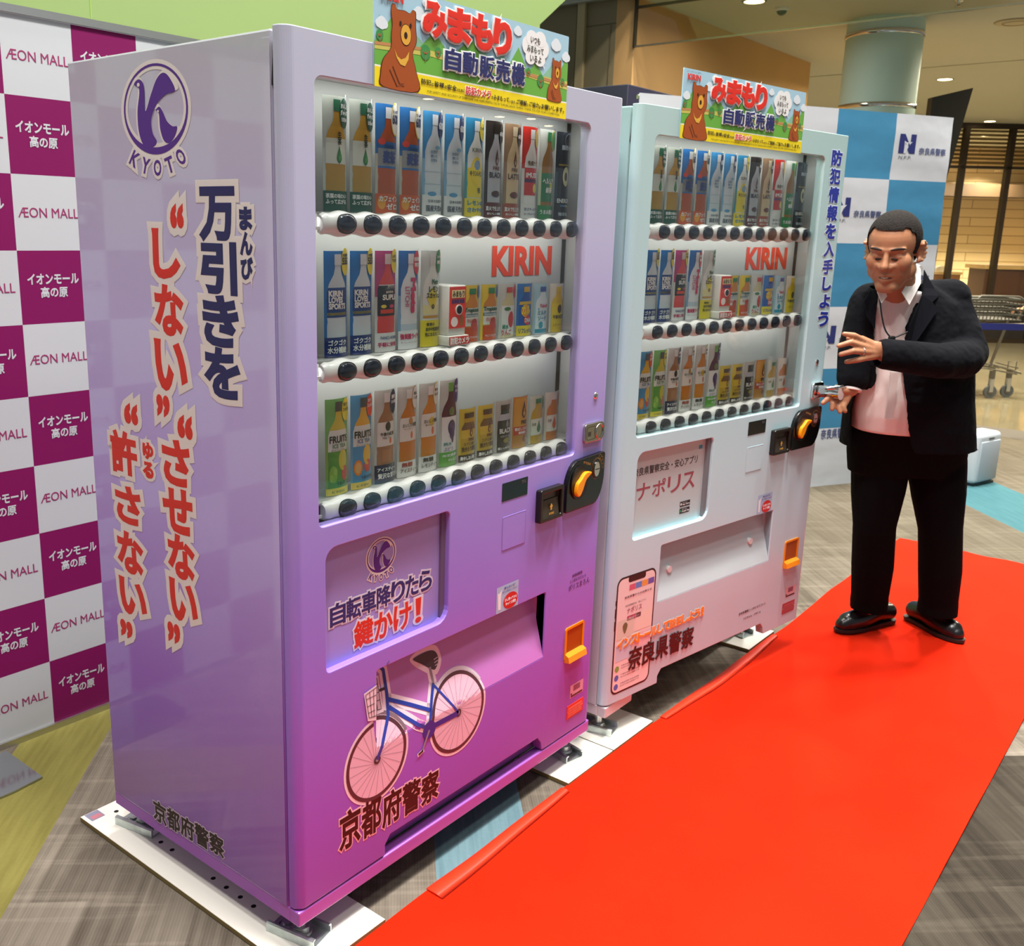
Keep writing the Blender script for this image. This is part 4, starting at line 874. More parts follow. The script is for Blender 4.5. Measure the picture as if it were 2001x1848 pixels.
# ------------------------------------------------------------------ watch-over sign boards on top of the doors
def door_world(loc, rd, x, y, z):
    c, s = math.cos(rd), math.sin(rd); dx, dy = x-HX, y-HY
    return (loc[0]+HX+c*dx-s*dy, loc[1]+HY+s*dx+c*dy, z)
PLACES = [((0, 0, 0), 0.0), ((1.208, -.0013, 0), -.1482)]
def sign_board(label, mi, x0):
    loc, rd = PLACES[mi]; Wd, Hd = .634, .179
    o = thing('sign_board', label, 'sign', door_world(loc, rd, x0, -.0035, 1.755), rd, 'watch-over sign boards on the machines')
    b = MB(); b.prism(rrect(0, 0, Wd, Hd, .003), lambda u, v, d: (u, d, v), 0, .003, ink('a9cfe0', .3)); bo = b.build('board', o)
    f = lambda u, v, d: (u*Wd, -d, v*Hd)
    p = MB(); lv = lambda pts, m, d: p.poly([f(u, v, d) for u, v in pts], m)
    def tri(xs, m, d):
        for x, w, h in xs: lv([(max(x-w, 0), .42), (min(x+w, 1), .42), (min(x+w, 1) if x+w > 1 else x, h if x+w <= 1 else .42+(h-.42)*(1-(1-x)/w)), (x, h)], m, d)
    tri([(.02, .06, .70), (.17, .09, .60), (.50, .07, .62), (.61, .06, .60), (.90, .07, .62)], ink('8cc0a0'), .0003)
    tri([(.07, .07, .69), (.263, .085, .66), (.438, .10, .69), (.697, .07, .72), (.80, .06, .60), (.985, .07, .72)], ink('6fae4a'), .0005)
    lv([(0, .20), (1, .20), (1, .46), (.8, .44), (.62, .50), (.40, .45), (.2, .47), (0, .44)], ink('6bb045'), .0007)
    lv([(0, .36), (.25, .40), (.5, .36), (.75, .41), (1, .36), (1, .46), (.75, .46), (.5, .41), (.25, .46), (0, .43)], ink('c9c25e'), .0009)
    lv([(0, .43), (.2, .47), (.2, .44), (0, .40)], ink('c08a58'), .0011); lv([(.70, .43), (1, .40), (1, .43), (.70, .47)], ink('c08a58'), .0011)
    for x, z, s in ((.021, .50, 1), (.221, .43, 1.5), (.280, .46, 1), (.757, .47, .9), (.832, .40, 1.4), (.968, .44, .9)):
        lv(ell(x, z, .015*s, .052*s, 18), ink('3f8f4c'), .0013); lv([(x-.002, z-.06*s), (x+.002, z-.06*s), (x+.001, z+.02*s), (x-.001, z+.02*s)], ink('b4643c'), .0015); lv([(x-.009*s, z+.0), (x-.008*s, z+.012), (x, z-.012), (x+.009*s, z+.02), (x+.009*s, z+.008), (x, z-.026)], ink('b4643c'), .0015)
    for x, z, r in ((.19, .80, .022), (.03, .62, .02), (.69, .90, .018), (.92, .86, .024), (.985, .75, .02), (.23, .93, .02)):
        for dx, dz, q in ((0, 0, 1), (-.6, -.2, .7), (.6, -.2, .7)): lv(ell(x+dx*r, z+dz*r*2, r*q, r*q*3.2, 18), ink('dfe9ee'), .0008+.0001*q)
    lv([(0, 0), (1, 0), (1, .195), (0, .195)], ink('f2dc1c'), .0012); lv([(0, .195), (1, .195), (1, .212), (0, .212)], ink('eef2dc'), .0012)
    p.build('picture', bo)
    # plain brown bears either side
    for k, (ox, oz, sx, sz) in enumerate(((.105, 0, 1, 1), (.918, .19, .52, .62))):
        a = MB(); g = lambda pts: [f(ox+(u-.105)*sx, oz+v*sz, 0) for u, v in pts]
        body = [(.033, .005), (.022, .125), (.033, .273), (.066, .397), (.068, .53), (.072, .64), (.066, .75), (.070, .82), (.084, .825), (.094, .785), (.125, .79), (.148, .775), (.160, .815), (.175, .80), (.176, .73), (.176, .653), (.180, .509), (.163, .389), (.180, .22), (.190, .013)]
        bw = smooth_closed(body[1:-1], 4)
        pts = [(.033, .004)]+[q for q in bw if q[1] > .06]+[(.189, .004)]
        lv2 = lambda pts, m, d: a.poly([f(ox+(u-.105)*sx, oz+v*sz, d) for u, v in pts], m)
        lv2(smooth_closed(body, 4), ink('4a2412'), .0016)
        cx_, cz_ = .108, .38; lv2([(cx_+(u-cx_)*.955, cz_+(v-cz_)*.985) for u, v in smooth_closed(body, 4)], ink('a4501f'), .0019)
        lv2(ell(.131, .556, .024, .108, 24), ink('3a1c0e'), .0021); lv2(ell(.131, .556, .022, .100, 24), ink('e0a83e'), .0023); lv2(ell(.130, .55, .0075, .034, 16), ink('33190c'), .0025)
        for x in (.107, .151): lv2(ell(x, .655, .005, .025, 12), ink('33190c'), .0023)
        lv2([(.081, .395), (.095, .33), (.111, .305), (.130, .33), (.146, .40), (.143, .32), (.128, .246), (.108, .255), (.092, .31)], ink('e0b043'), .0023)
        for q in ([(.075, .22), (.097, .10), (.105, .06), (.124, .065)], [(.062, .18), (.088, .06), (.094, .03), (.112, .045), (.125, .04)]):
            for (x0_, z0_), (x1_, z1_) in zip(q, q[1:]): lv2([(x0_-.0015, z0_), (x0_+.0015, z0_+.006), (x1_+.0015, z1_+.006), (x1_-.0015, z1_)], ink('4a2412'), .0022)
        a.build('bear_picture', bo)
    c = MB(); wv = ink('f0f2f0')
    for qi, (x, z, rx, rz) in enumerate(((.793, .75, .045, .13), (.75, .77, .035, .11), (.838, .77, .036, .11), (.77, .86, .034, .09), (.82, .87, .034, .09), (.765, .64, .03, .08), (.82, .64, .034, .08))): c.poly([f(u, v, .0014+.00006*qi) for u, v in ell(x, z, rx, rz, 24)], wv)
    c.poly([f(u, v, .0016) for u, v in [(.825, .62), (.853, .54), (.845, .62)]], wv)
    gk = ink('55524a')
    for s, u0, u1, v0 in (('いつも', .763, .818, .81), ('みまもって', .744, .841, .70), ('いるよ', .763, .829, .60)): text(c, s, (u0, v0, u1, v0+.075), f, gk, .02, depth=.0020)
    c.build('speech_bubble', bo)
    t = MB(); R_, N_, W_ = ink('dd2f22'), ink('2a2f66'), ink('f4f4f0'); S_ = ink('39705a')
    for i, ch in enumerate('みまもり'): text(t, ch, (.208+.1165*i, .62-.005*i, .208+.1165*i+(.100 if i < 3 else .085), .93+.005*i), f, R_, bold=.06, halo=.11, halo_m=W_, depth=.0022)
    for i, ch in enumerate('自動販売機'): text(t, ch, (.311+.0865*i, .305-.002*i, .311+.0865*i+.072, .52+.003*i), f, N_, bold=.035, halo=.10, halo_m=W_, depth=.0022)
    t.build('sign_lettering', bo); t = MB(); k = ink('3c3320')
    for s, u0, u1, v0, h in (('防犯', .203, .248, .105, .055), ('と', .250, .262, .105, .032), ('皆様', .265, .310, .105, .052), ('の', .312, .324, .102, .032), ('安全', .326, .372, .098, .054), ('のために', .374, .410, .097, .032), ('で', .552, .562, .086, .03), ('みまもって', .565, .650, .082, .052), ('います。', .652, .690, .080, .03), ('ご理解', .694, .752, .078, .056), ('と', .754, .764, .08, .03), ('ご協力', .768, .825, .078, .056), ('を', .827, .838, .08, .03), ('お願いします。', .842, .985, .078, .056)):
        text(t, s, (u0, v0, u1, v0+h), f, k, .02, depth=.0018)
    text(t, '防犯カメラ', (.416, .085, .546, .168), f, ink('cf2a1e'), .03, halo=.09, halo_m=W_, depth=.0018)
    text(t, 'FOR SAFETY AND SECURITY OF EVERYONE THIS AREA PROTECTED BY SURVEILLANCE CAMERA, THANK YOU FOR YOUR COOPERATION.', (.231, .026, .958, .052), f, k, 0, depth=.0018)
    text(t, 'KIRIN', (.028, .85, .118, .925), f, ink('d8352a'), .05, depth=.0018); text(t, 'よろこびがつなぐ世界へ', (.018, .945, .125, .975), f, ink('57707c'), 0, depth=.0018)
    t.build('sign_lettering', bo)
sign_board('colourful bear sign board fixed above the window of the purple machine', 0, .2115)
sign_board('colourful bear sign board fixed above the window of the pale machine', 1, .1665)
# ------------------------------------------------------------------ brand mark on the display backs
for (root, D) in ((M1, D1), (M2, D2)):
    t = MB(); text(t, 'KIRIN', (.75, 1.397, .994, 1.461), at_y(.1212), ink('e2401f'), .045); D(t.build('brand_lettering', root))
# ------------------------------------------------------------------ drink samples
CR, CW = .066, .0315
def cf(h): return lambda u, v, d: ((CR+d)*math.sin(u*CW/CR), CR-.02-(CR+d)*math.cos(u*CW/CR), v*h)
def patch(mb, rows, m, fn, d, n=12):
    """rows of (v, u_left, u_right) lofted around the curved card"""
    vs = [fn(a+(b-a)*i/n, v, d) for v, a, b in rows for i in range(n+1)]
    mb.add(vs, [(r*(n+1)+i, r*(n+1)+i+1, (r+1)*(n+1)+i+1, (r+1)*(n+1)+i) for r in range(len(rows)-1) for i in range(n)], m, True)
def eggrows(cu, cv, ru, rv, n=14): return [(cv+rv*math.sin(math.radians(-90+180*k/n)), max(cu-ru*math.cos(math.radians(-90+180*k/n)), -1.02), min(cu+ru*math.cos(math.radians(-90+180*k/n)), 1.02)) for k in range(n+1)]
COVER = mat_glass('clear_cover', (.985, .99, .985), 1.35)
def gloss(h): return mat('print_'+h, h, .25)
SHAPES = {'tall': [(0, .82), (.30, .82), (.34, .78), (.38, .82), (.62, .82), (.70, .66), (.78, .34), (.84, .25), (.87, .25)],
          'slim': [(0, .74), (.60, .74), (.68, .66), (.76, .40), (.83, .24), (.87, .24)],
          'short': [(0, .80), (.60, .80), (.68, .70), (.75, .42), (.80, .34), (.84, .34)],
          'can': [(0, .86), (.03, .90), (.88, .90), (.93, .80), (.97, .80)],
          'alu': [(0, .82), (.58, .82), (.66, .74), (.72, .56), (.80, .52), (.82, .52)]}
def sample(name, D_):
    h = D_['h']; fn = cf(h); root = thing('drink_sample', name, 'drink sample')
    c = MB(); bgs = D_['bg'] if isinstance(D_['bg'], (list, tuple)) else [D_['bg']]
    patch(c, [(0, -1, 1), (.5, -1, 1), (1, -1, 1)], gloss(bgs[0]), fn, 0, 16)
    if len(bgs) > 1: patch(c, [(0, -1, 1), (.55, -1, 1)], gloss(bgs[1]), fn, .0002, 16)
    vs = [fn(-1+2*i/16, v, -.001) for v in (0, 1) for i in range(17)]; c.add(vs, [(i, i+17, i+18, i+1) for i in range(16)], mat('card_back', 'c9c9c4', .6))
    c.build('card', root)
    sh = SHAPES[D_.get('sh', 'tall')]; b = MB(); patch(b, [(v, -w, w) for v, w in sh], gloss(D_['body']), fn, .0006)
    for (v0, v1, colr) in D_.get('bands', []):
        rows = [(v, -w, w) for v, w in sh if v0 < v < v1]
        wi = lambda v: next((w0+(w1-w0)*(v-a)/(b_-a) for (a, w0), (b_, w1) in zip(sh, sh[1:]) if a <= v <= b_), .3)
        patch(b, [(v0, -wi(v0), wi(v0))]+rows+[(v1, -wi(v1), wi(v1))], gloss(colr), fn, .0009)
    b.build('bottle', root)
    if D_.get('cap'):
        k = MB(); w = sh[-1][1]; patch(k, [(sh[-1][0], -w-.03, w+.03), (min(sh[-1][0]+.10, .99), -w-.03, w+.03)], gloss(D_['cap']), fn, .0012, 6); k.build('cap', root)
    if D_.get('capn'):
        v1, colr = D_['capn']; k = MB(); patch(k, [(0, -1, 1), (v1, -1, 1)], gloss(colr), fn, .0012, 16); k.build('caption_strip', root)
    if D_.get('badge'):
        colr, rim = D_['badge'][:2]; k = MB(); a, vv, ru, rv = D_['badge'][2] if len(D_['badge']) > 2 else (.58, .86, .42, .125)
        if rim: patch(k, eggrows(a, vv, ru+.06, rv+.012), gloss(rim), fn, .0014)
        patch(k, eggrows(a, vv, ru, rv), gloss(colr), fn, .0017); k.build('badge', root)
    for shp, colr, pts in D_.get('art', []):
        pass
    t = MB()
    for shp, colr, q in D_.get('art', []):
        if shp == 'o': patch(t, eggrows(*q), gloss(colr), fn, .0013)
        elif shp == 'r': patch(t, [(q[1], q[0], q[2]), (q[3], q[0], q[2])], gloss(colr), fn, .0012, 6)
        elif shp == 'd':   # drop
            u, v, ru, rv = q; patch(t, [(v-rv, u-.02, u+.02), (v-rv*.85, u-ru*.6, u+ru*.6), (v-rv*.5, u-ru, u+ru), (v-rv*.1, u-ru*.9, u+ru*.9), (v+rv*.5, u-ru*.4, u+ru*.4), (v+rv, u-.01, u+.01)], gloss(colr), fn, .0014)
    for it in D_['tx']:
        s, colr, u0, v0, u1, v1 = it[:6]; bold = it[6] if len(it) > 6 else .03
        if len(it) > 7: f2 = lambda u, v, d, A=it: fn(A[2]+(A[4]-A[2])*(-(v-0)/1.0+1), A[3]+(A[5]-A[3])*u, d); text(t, s, (0, 0, 1, 1), f2, gloss(colr), bold, depth=.0020)
        else: text(t, s, (u0, v0, u1, v1), fn, gloss(colr), bold, depth=.0020)
    if t.v: t.build('lettering', root)
    cv = MB(); f3 = lambda u, v: ((CR+.0025)*math.sin(u*.50), CR-.02-(CR+.0025)*math.cos(u*.50), v)
    cv.add([f3(-1+2*i/18, v) for v in (0, h+.004) for i in range(19)], [(i, i+1, i+20, i+19) for i in range(18)], COVER, True); cv.build('clear_cover', root)
    return root
Rn = lambda h=.206: h
W_, K_ = 'eeeeea', '1c1c1c'
def coffee(body, bg, cap, txt, tc, lines, lc, art, badge): return dict(h=.209, sh='slim', bg=bg, body=body, bands=[(.0, .16, lc)], cap=cap, capn=(.15, lc), badge=(badge, None, (.66, .88, .40, .10)), art=[('o', art, (.1, .25, .5, .035)), ('d', '5a2a22', (.1, .63, .17, .085)), ('d', body, (.12, .61, .08, .04))],
    tx=[('FIRE', '5a2a22', -.30, .50, .42, .535), (txt, tc, -.62, .42, .72, .475), ('直火で仕上げた', W_, -.85, .075, .95, .12), ('おいしい無糖', W_, -.75, .03, .8, .055), ('600', W_, .36, .855, .98, .895)])
DES = {
 'tea': dict(h=.209, bg=['bcc2b8', 'c6cac0'], body='b98f32', bands=[(.42, .64, 'd6dacd'), (.64, .74, 'c9992f')], cap='2e6b4e', capn=(.185, '1d5541'), badge=('1f5440', None, (.62, .86, .44, .13)), art=[('d', '2f7a3c', (.15, .5, .22, .075)), ('d', '5aa55a', (.2, .49, .09, .04))], tx=[('生', '243026', .02, .645, .32, .70), ('茶', '243026', .02, .585, .32, .64), ('茶葉の味わい', W_, -.85, .12, .75, .16), ('ふって広がる', W_, -.85, .07, .75, .11), ('おいしさ', W_, .28, .90, .98, .94), ('ぎゅっと', W_, .28, .845, .98, .885), ('555ml', W_, .34, .79, .9, .82)]),
 'barley': dict(h=.209, bg=['2f73b8', 'c8c4b4'], body='b8552a', bands=[(.42, .66, '2f6cae'), (.44, .60, 'e6e2d2')], cap='e8ebee', capn=(.185, 'd4602c'), badge=('eceadf', 'e8cf3a', (.66, .87, .42, .14)), art=[('o', 'e9a13a', (-.55, .10, .3, .06)), ('o', 'dd4a3c', (-.55, .66, .28, .03))], tx=[('さわやかな', '243a7a', -.35, .60, .55, .635, .02), ('麦茶', '2b3f86', -.45, .47, .62, .575, .06), ('カフェイン', W_, -.75, .115, .95, .165), ('ゼロ', W_, -.2, .04, .9, .095), ('たっぷり', '2a3a6a', .35, .925, .98, .955), ('600', '28345f', .32, .83, .98, .91, .05)]),
 'water': dict(h=.209, bg=['3f8fc8', '86b9dc'], body='d3dde2', bands=[(.30, .31, 'b4c6d0'), (.42, .43, 'b4c6d0')], cap='e4ebef', capn=(.20, 'e6e7e4'), badge=('24326a', None, (.66, .88, .40, .125)), art=[('o', '86b7d8', (.3, .66, .3, .018)), ('o', '5c9cc8', (-.2, .21, .4, .022))], tx=[('自然が', '4a7ca0', -.40, .60, .2, .63, .01), ('磨いた', '4a7ca0', -.40, .56, .2, .59, .01), ('天然水', '4a7ca0', -.40, .52, .2, .55, .01), ('日本の自然が', '56606c', -.55, .125, .8, .155, .01), ('国産天然水', '4f5a66', -.70, .04, .95, .10, .02), ('600', W_, .36, .84, .98, .90)]),
 'lemon': dict(h=.209, bg=['2d86b4', '3ba0ac'], body='eceee6', bands=[(.20, .50, 'ecd42a')], cap='e9ecec', capn=(.19, 'efd92e'), badge=('ebd53a', None, (.66, .89, .40, .11)), art=[('o', 'ecd42a', (.05, .47, .62, .14)), ('o', '6c9ccc', (.1, .53, .34, .05))], tx=[('KIRIN', '68726e', -.45, .66, .6, .70, .01), ('キリンレモン', '2c3a2c', -.62, .42, .75, .47), ('95', '3c4a28', .15, .25, .5, .30), ('レモンの', '2c82b0', -.75, .12, .9, .165), ('さわやか', '2c82b0', -.75, .05, .9, .095), ('すっきり', '2c6c3c', .35, .89, .98, .92)]),
 'black': coffee('b9bac0', '2e2522', '2a211e', 'BLACK', '23232a', 0, '5c1d17', '4a2420', '161210'),
 'latte': coffee('d8bf94', '9c7c5e', 'e0cfae', 'LATTE', '4a2a1c', 0, 'a8502e', '6a2e20', '221a16'),
 'immune': dict(h=.209, sh='slim', bg=['c8281e', 'dcdcd6'], body='e8e6e0', bands=[(.26, .56, 'c92a22'), (.40, .44, '233c86')], cap='e6e6e4', capn=(.17, 'e4e2dc'), badge=('d9b03c', None, (.62, .88, .36, .10)), art=[('o', 'e8d23a', (.45, .34, .26, .05))], tx=[('免疫ケア', '6a4c20', -.5, .585, .8, .635), ('iMUSE', W_, -.62, .455, .7, .505), ('甘さすっきり', '5a6a94', -.7, .09, .8, .125, .01), ('ヨーグルトテイスト', '5a6a94', -.7, .04, .8, .07, .01)]),
 'health': dict(h=.209, sh='slim', bg=['d8dcd4', 'ccd8b4'], body='9a6c2a', bands=[(.20, .52, '2c7a4c')], cap='2f8a52', capn=(.16, '2c8a4a'), badge=('3f9a4c', 'e0c63a', (.62, .88, .38, .10)), art=[('o', 'd9cf4c', (.4, .36, .2, .06))], tx=[('ヘルシア', W_, -.62, .40, .65, .46), ('緑茶', W_, -.3, .30, .4, .36), ('うまみ贅沢', W_, -.8, .06, .8, .11)]),
 'energy': dict(h=.209, sh='slim', bg=['20242c', '2c4a5a'], body='17181c', bands=[(.62, .64, '8a7a2c')], cap='101114', capn=(.20, '16181c'), badge=('0e0f12', '54606c', (.4, .90, .5, .08)), art=[('o', 'cfcb9a', (.15, .50, .42, .11)), ('o', '3a341c', (.15, .50, .2, .05)), ('r', '3c86b4', (-.4, .155, .2, .175)), ('r', 'd8b838', (.2, .155, .7, .175))], tx=[('ENERGY', 'e6e6e0', -.75, .20, .75, .245), ('脂肪も', 'aab4ba', -.5, .80, .7, .85), ('強炭酸', 'aab4ba', -.6, .05, .6, .09)]),
 'sports': dict(h=.205, bg='1f74bc', body='cfd9de', bands=[(.38, .66, '1c3f86'), (.40, .425, 'e9d838')], cap='e2e9ec', capn=(.19, '1d3576'), badge=('ecd824', None, (.68, .90, .40, .13)), tx=[('KIRIN', W_, -.70, .58, .35, .63, .05), ('LOVES', W_, -.70, .52, .35, .57, .05), ('SPORTS', W_, -.70, .46, .6, .51, .05), ('ゴクゴク', W_, -.75, .115, .7, .165), ('水分補給', W_, -.80, .04, .75, .10), ('大容量', '2a2a20', .38, .945, .95, .975), ('555', '2a2a20', .36, .875, .98, .935, .05), ('キリンラブズスポーツ', '28386c', -.7, .403, .5, .422, 0)]),
 'supli': dict(h=.205, bg=['b8407c', 'd7d7d2'], body='dc4a48', bands=[(.36, .66, '26262a'), (.62, .67, 'd8d4cc')], cap='e8dcd8', capn=(.19, 'e4e2de'), badge=('ecd42c', None, (.66, .90, .38, .12)), art=[('o', 'e8d23c', (-.35, .455, .22, .018)), ('o', 'd2406c', (.4, .455, .25, .018)), ('r', 'd8442c', (-.6, .385, .6, .425))], tx=[('amino', 'e8e0d0', -.2, .585, .5, .615, .01), ('SUPLI', 'f0eee6', -.45, .52, .7, .57, .04), ('FANCL×KIRIN', '5a5a60', -.55, .635, .6, .66, 0), ('FANCL×KIRIN', '2c4a80', -.6, .125, .95, .155, .01), ('手軽に栄養', 'c02c5c', -.8, .05, .9, .095), ('レモン', '3a3420', .38, .93, .92, .96), ('アセロラ', '3a3420', .36, .89, .95, .92)]),
 'litchi': dict(h=.205, bg=['2d6cb4', '86acd0'], body='e4e8ea', bands=[(.20, .26, 'c4d2dc')], cap='eceff0', capn=(.19, 'eeeeec'), badge=('d2283c', None, (.64, .88, .42, .12)), art=[], tx=[('Mets', 'd02c64', .5, .72, .0, .38, .06, 1), ('LITCHI', 'c04a78', -.15, .64, -.5, .44, .01, 1), ('強炭酸ライチ', 'cc2a5c', -.85, .105, .95, .16, .04), ('キリン メッツ ライチ', '8a4a70', -.8, .06, .85, .08, 0), ('自販機', W_, .3, .895, .98, .935), ('限定', W_, .36, .84, .9, .88)]),
 'squash': dict(h=.205, bg=['cdd2cc', 'd6d8c8'], body='e4e6de', bands=[(.34, .44, 'e7e0a0'), (.30, .33, 'c8952c')], cap='e6e8e4', capn=(.28, 'e8d41e'), badge=('2f8a46', None, (.68, .89, .38, .12)), art=[('o', 'e9d52c', (.05, .52, .5, .10))], tx=[('Mets', '2c6a34', -.1, .655, .55, .705, .04), ('レモン', '2a3420', -.35, .575, .62, .63, .05), ('スカッシュ', '2a3420', -.55, .51, .75, .565, .05), ('0', '2a3420', -.1, .40, .15, .445), ('食後の', '4a4a1c', -.55, .22, .2, .255), ('血中中性脂肪が', '4a4a1c', -.6, .165, .9, .205), ('気になる方に', '4a4a1c', -.65, .11, .65, .15), ('スッキリ', W_, .36, .92, .98, .95), ('爽快', W_, .42, .86, .86, .90)]),
 'tropical': dict(h=.128, sh='short', bg='ecd02a', body='d88a24', bands=[(.28, .60, 'e9e6da'), (.44, .50, '3a96b0'), (0, .26, 'd2521c')], cap='2c8a4a', badge=('2c6aa8', None, (.8, .88, .24, .12)), art=[('o', 'd24a3a', (.25, .30, .42, .11))], tx=[('Tropicana', '2a5a3c', -.78, .51, .8, .60, .05), ('Essentials', W_, -.7, .45, .6, .49, .01), ('マルチビタミン', 'c8382a', -.55, .34, .75, .41), ('MULTI VITAMIN', W_, -.6, .06, .7, .10, 0)]),
 'apple': dict(h=.127, sh='short', bg=['d2d4cc', 'd8dace'], body='d6cc9c', bands=[(.06, .60, 'e6e8e2')], cap='d2382e', badge=('cf3434', None, (.78, .86, .24, .13)), art=[('o', 'd0342c', (.25, .34, .38, .15)), ('o', '3f7a3a', (-.2, .54, .36, .035))], tx=[('純水', '2c8a6a', -.7, .17, -.1, .25), ('りんご', 'c2362c', -.75, .06, .25, .15)]),
 'calcium': dict(h=.126, sh='short', bg='2f74c0', body='2358ac', bands=[(.60, .66, 'd8b83c')], cap='d6b43a', capn=(.2, 'ead42a'), art=[('o', 'd83a2c', (.15, .30, .45, .09)), ('o', 'e8a22c', (-.1, .48, .5, .12))], tx=[('カル', 'f0d838', -.55, .42, .45, .58, .05), ('DHA', W_, -.2, .26, .55, .34, .03), ('リフレッシュ', '2a4a8a', -.8, .05, .85, .14)]),
 'milksoda': dict(h=.124, sh='short', bg='a8cfdc', body='dbe9ec', bands=[(.02, .10, '3c9cb4')], cap='3a58a8', art=[('o', '3aa0b4', (-.2, .18, .25, .07)), ('o', '2c86a8', (-.5, .5, .05, .02)), ('o', '2c86a8', (.3, .42, .05, .02))], tx=[('Yakult', 'c8364c', -.4, .53, .6, .60), ('ミルク', '2c7ea0', -.6, .38, .4, .47), ('ソーダ', '2c7ea0', -.55, .27, .45, .36)]),
 'yellowtea': dict(h=.122, sh='short', bg='dcd8c6', body='ddbc1c', bands=[(.10, .60, 'e6c824')], cap='e0c42c', art=[('o', '5a4a1c', (.15, .48, .3, .09))], tx=[('午後の紅茶', '4a3c18', -.65, .28, .7, .36), ('レモンティー', '8a6a1c', -.6, .12, .6, .18, .01)]),
 'muscat': dict(h=.198, bg=['7cb868', '8cb45c'], body='d2c24a', bands=[(.46, .68, 'dfe2da'), (.0, .46, '5c9c3e')], cap='5a5f54', capn=(.075, 'e6d63a'), badge=('e6d83c', None, (.66, .88, .40, .12)), art=[('o', 'c8c23c', (.35, .36, .4, .11)), ('o', 'c8483a', (.5, .22, .3, .08)), ('o', '8cbc4c', (-.45, .22, .3, .09)), ('o', 'a4cc5c', (-.6, .18, .14, .04)), ('o', 'a4cc5c', (-.3, .25, .14, .04))], tx=[('FRUITS', '2c2c28', -.72, .55, .78, .62, .03), ('ICE TEA', '3a7a34', -.5, .495, .6, .535, .02), ('白ぶどう＆マスカット', '4a5a34', -.6, .462, .7, .485, 0), ('午後の紅茶', '3c4a24', -.2, .10, .85, .14, .01), ('甘さ', '4a5a24', .38, .915, .8, .95), ('スッキリ', '4a5a24', .34, .86, .96, .90), ('紅茶飲料', '5a5a2c', -.6, .02, .5, .05, 0)]),
 'orange': dict(h=.198, bg=['5a9cc4', '6aa6c8'], body='e0ae3a', bands=[(.46, .68, 'dfe2da'), (.0, .46, '4c90bc')], cap='5a5f5c', capn=(.075, 'e6c63a'), badge=('dc4a2c', None, (.66, .88, .40, .12)), art=[('o', 'e2b83c', (.35, .36, .4, .11)), ('o', 'd2442c', (.4, .24, .36, .07)), ('o', 'e2842c', (-.45, .23, .34, .085)), ('o', 'eab06a', (-.45, .23, .24, .06))], tx=[('FRUITS', '2c2c28', -.72, .55, .78, .62, .03), ('ICE TEA', '2c5a8a', -.5, .495, .6, .535, .02), ('オレンジ＆グレープ', '34506a', -.6, .462, .7, .485, 0), ('午後の紅茶', '24405a', -.2, .10, .85, .14, .01), ('甘さ', W_, .38, .915, .8, .95), ('スッキリ', W_, .34, .86, .96, .90), ('紅茶飲料', '5a5a2c', -.6, .02, .5, .05, 0)]),
 'milktea': dict(h=.20, bg='c4c2ba', body='a0714c', bands=[(.40, .66, 'e2ddd4')], cap='e8e6e2', capn=(.20, '1d2348'), badge=('22264c', None, (.66, .87, .40, .13)), art=[('o', '2e2822', (.1, .61, .26, .05)), ('r', 'b07c54', (-.4, .23, .4, .36)), ('o', 'd8703c', (.35, .45, .12, .03))], tx=[('午後の紅茶', '2e2822', -.58, .51, .7, .55, .03), ('Milk Tea', '4a3c30', -.4, .475, .4, .50, 0), ('アイスティー', W_, -.8, .125, .95, .165), ('贅沢な甘さ', W_, -.75, .05, .95, .105), ('濃厚', W_, .40, .90, .86, .94), ('ミルク感', W_, .36, .85, .94, .885)]),
 'straight': dict(h=.20, bg='c6c6be', body='c9781e', bands=[(.40, .66, 'e4e0d6')], cap='ece9e4', capn=(.18, 'e6e4de'), badge=('e6e4dc', 'c9a45c', (.66, .87, .38, .12)), art=[('o', 'b98a4c', (.15, .62, .22, .04)), ('o', 'd2642c', (.25, .465, .12, .04))], tx=[('おいしい無糖', '3c3428', -.6, .555, .75, .60, .01), ('アイスティー', '3c3428', -.5, .525, .5, .545, 0), ('無糖', 'b0402c', -.65, .115, .35, .165), ('アイスティー', '6a3c2c', -.75, .05, .9, .095, .01), ('後味', '4a4438', .42, .90, .84, .935, .01), ('すっきり', '4a4438', .38, .85, .94, .885, .01)]),
 'lemontea': dict(h=.20, bg='c6c6be', body='cf8220', bands=[(.40, .66, 'e4e0d6')], cap='ece9e4', capn=(.18, 'e6e4de'), badge=('e8e4d4', 'd8bc4c', (.66, .87, .38, .12)), art=[('o', 'e2c23c', (.15, .57, .3, .05)), ('o', 'd2642c', (.25, .465, .14, .045))], tx=[('おいしい無糖', '3c3428', -.6, .555, .75, .60, .01), ('香るレモン', '3c3428', -.5, .525, .5, .545, 0), ('無糖', '3a3a34', -.65, .115, .35, .165), ('レモンティー', '4a4a44', -.75, .05, .9, .095, .01), ('爽やか', '4a4438', .40, .90, .92, .935, .01), ('おいしい', '4a4438', .38, .85, .94, .885, .01)]),
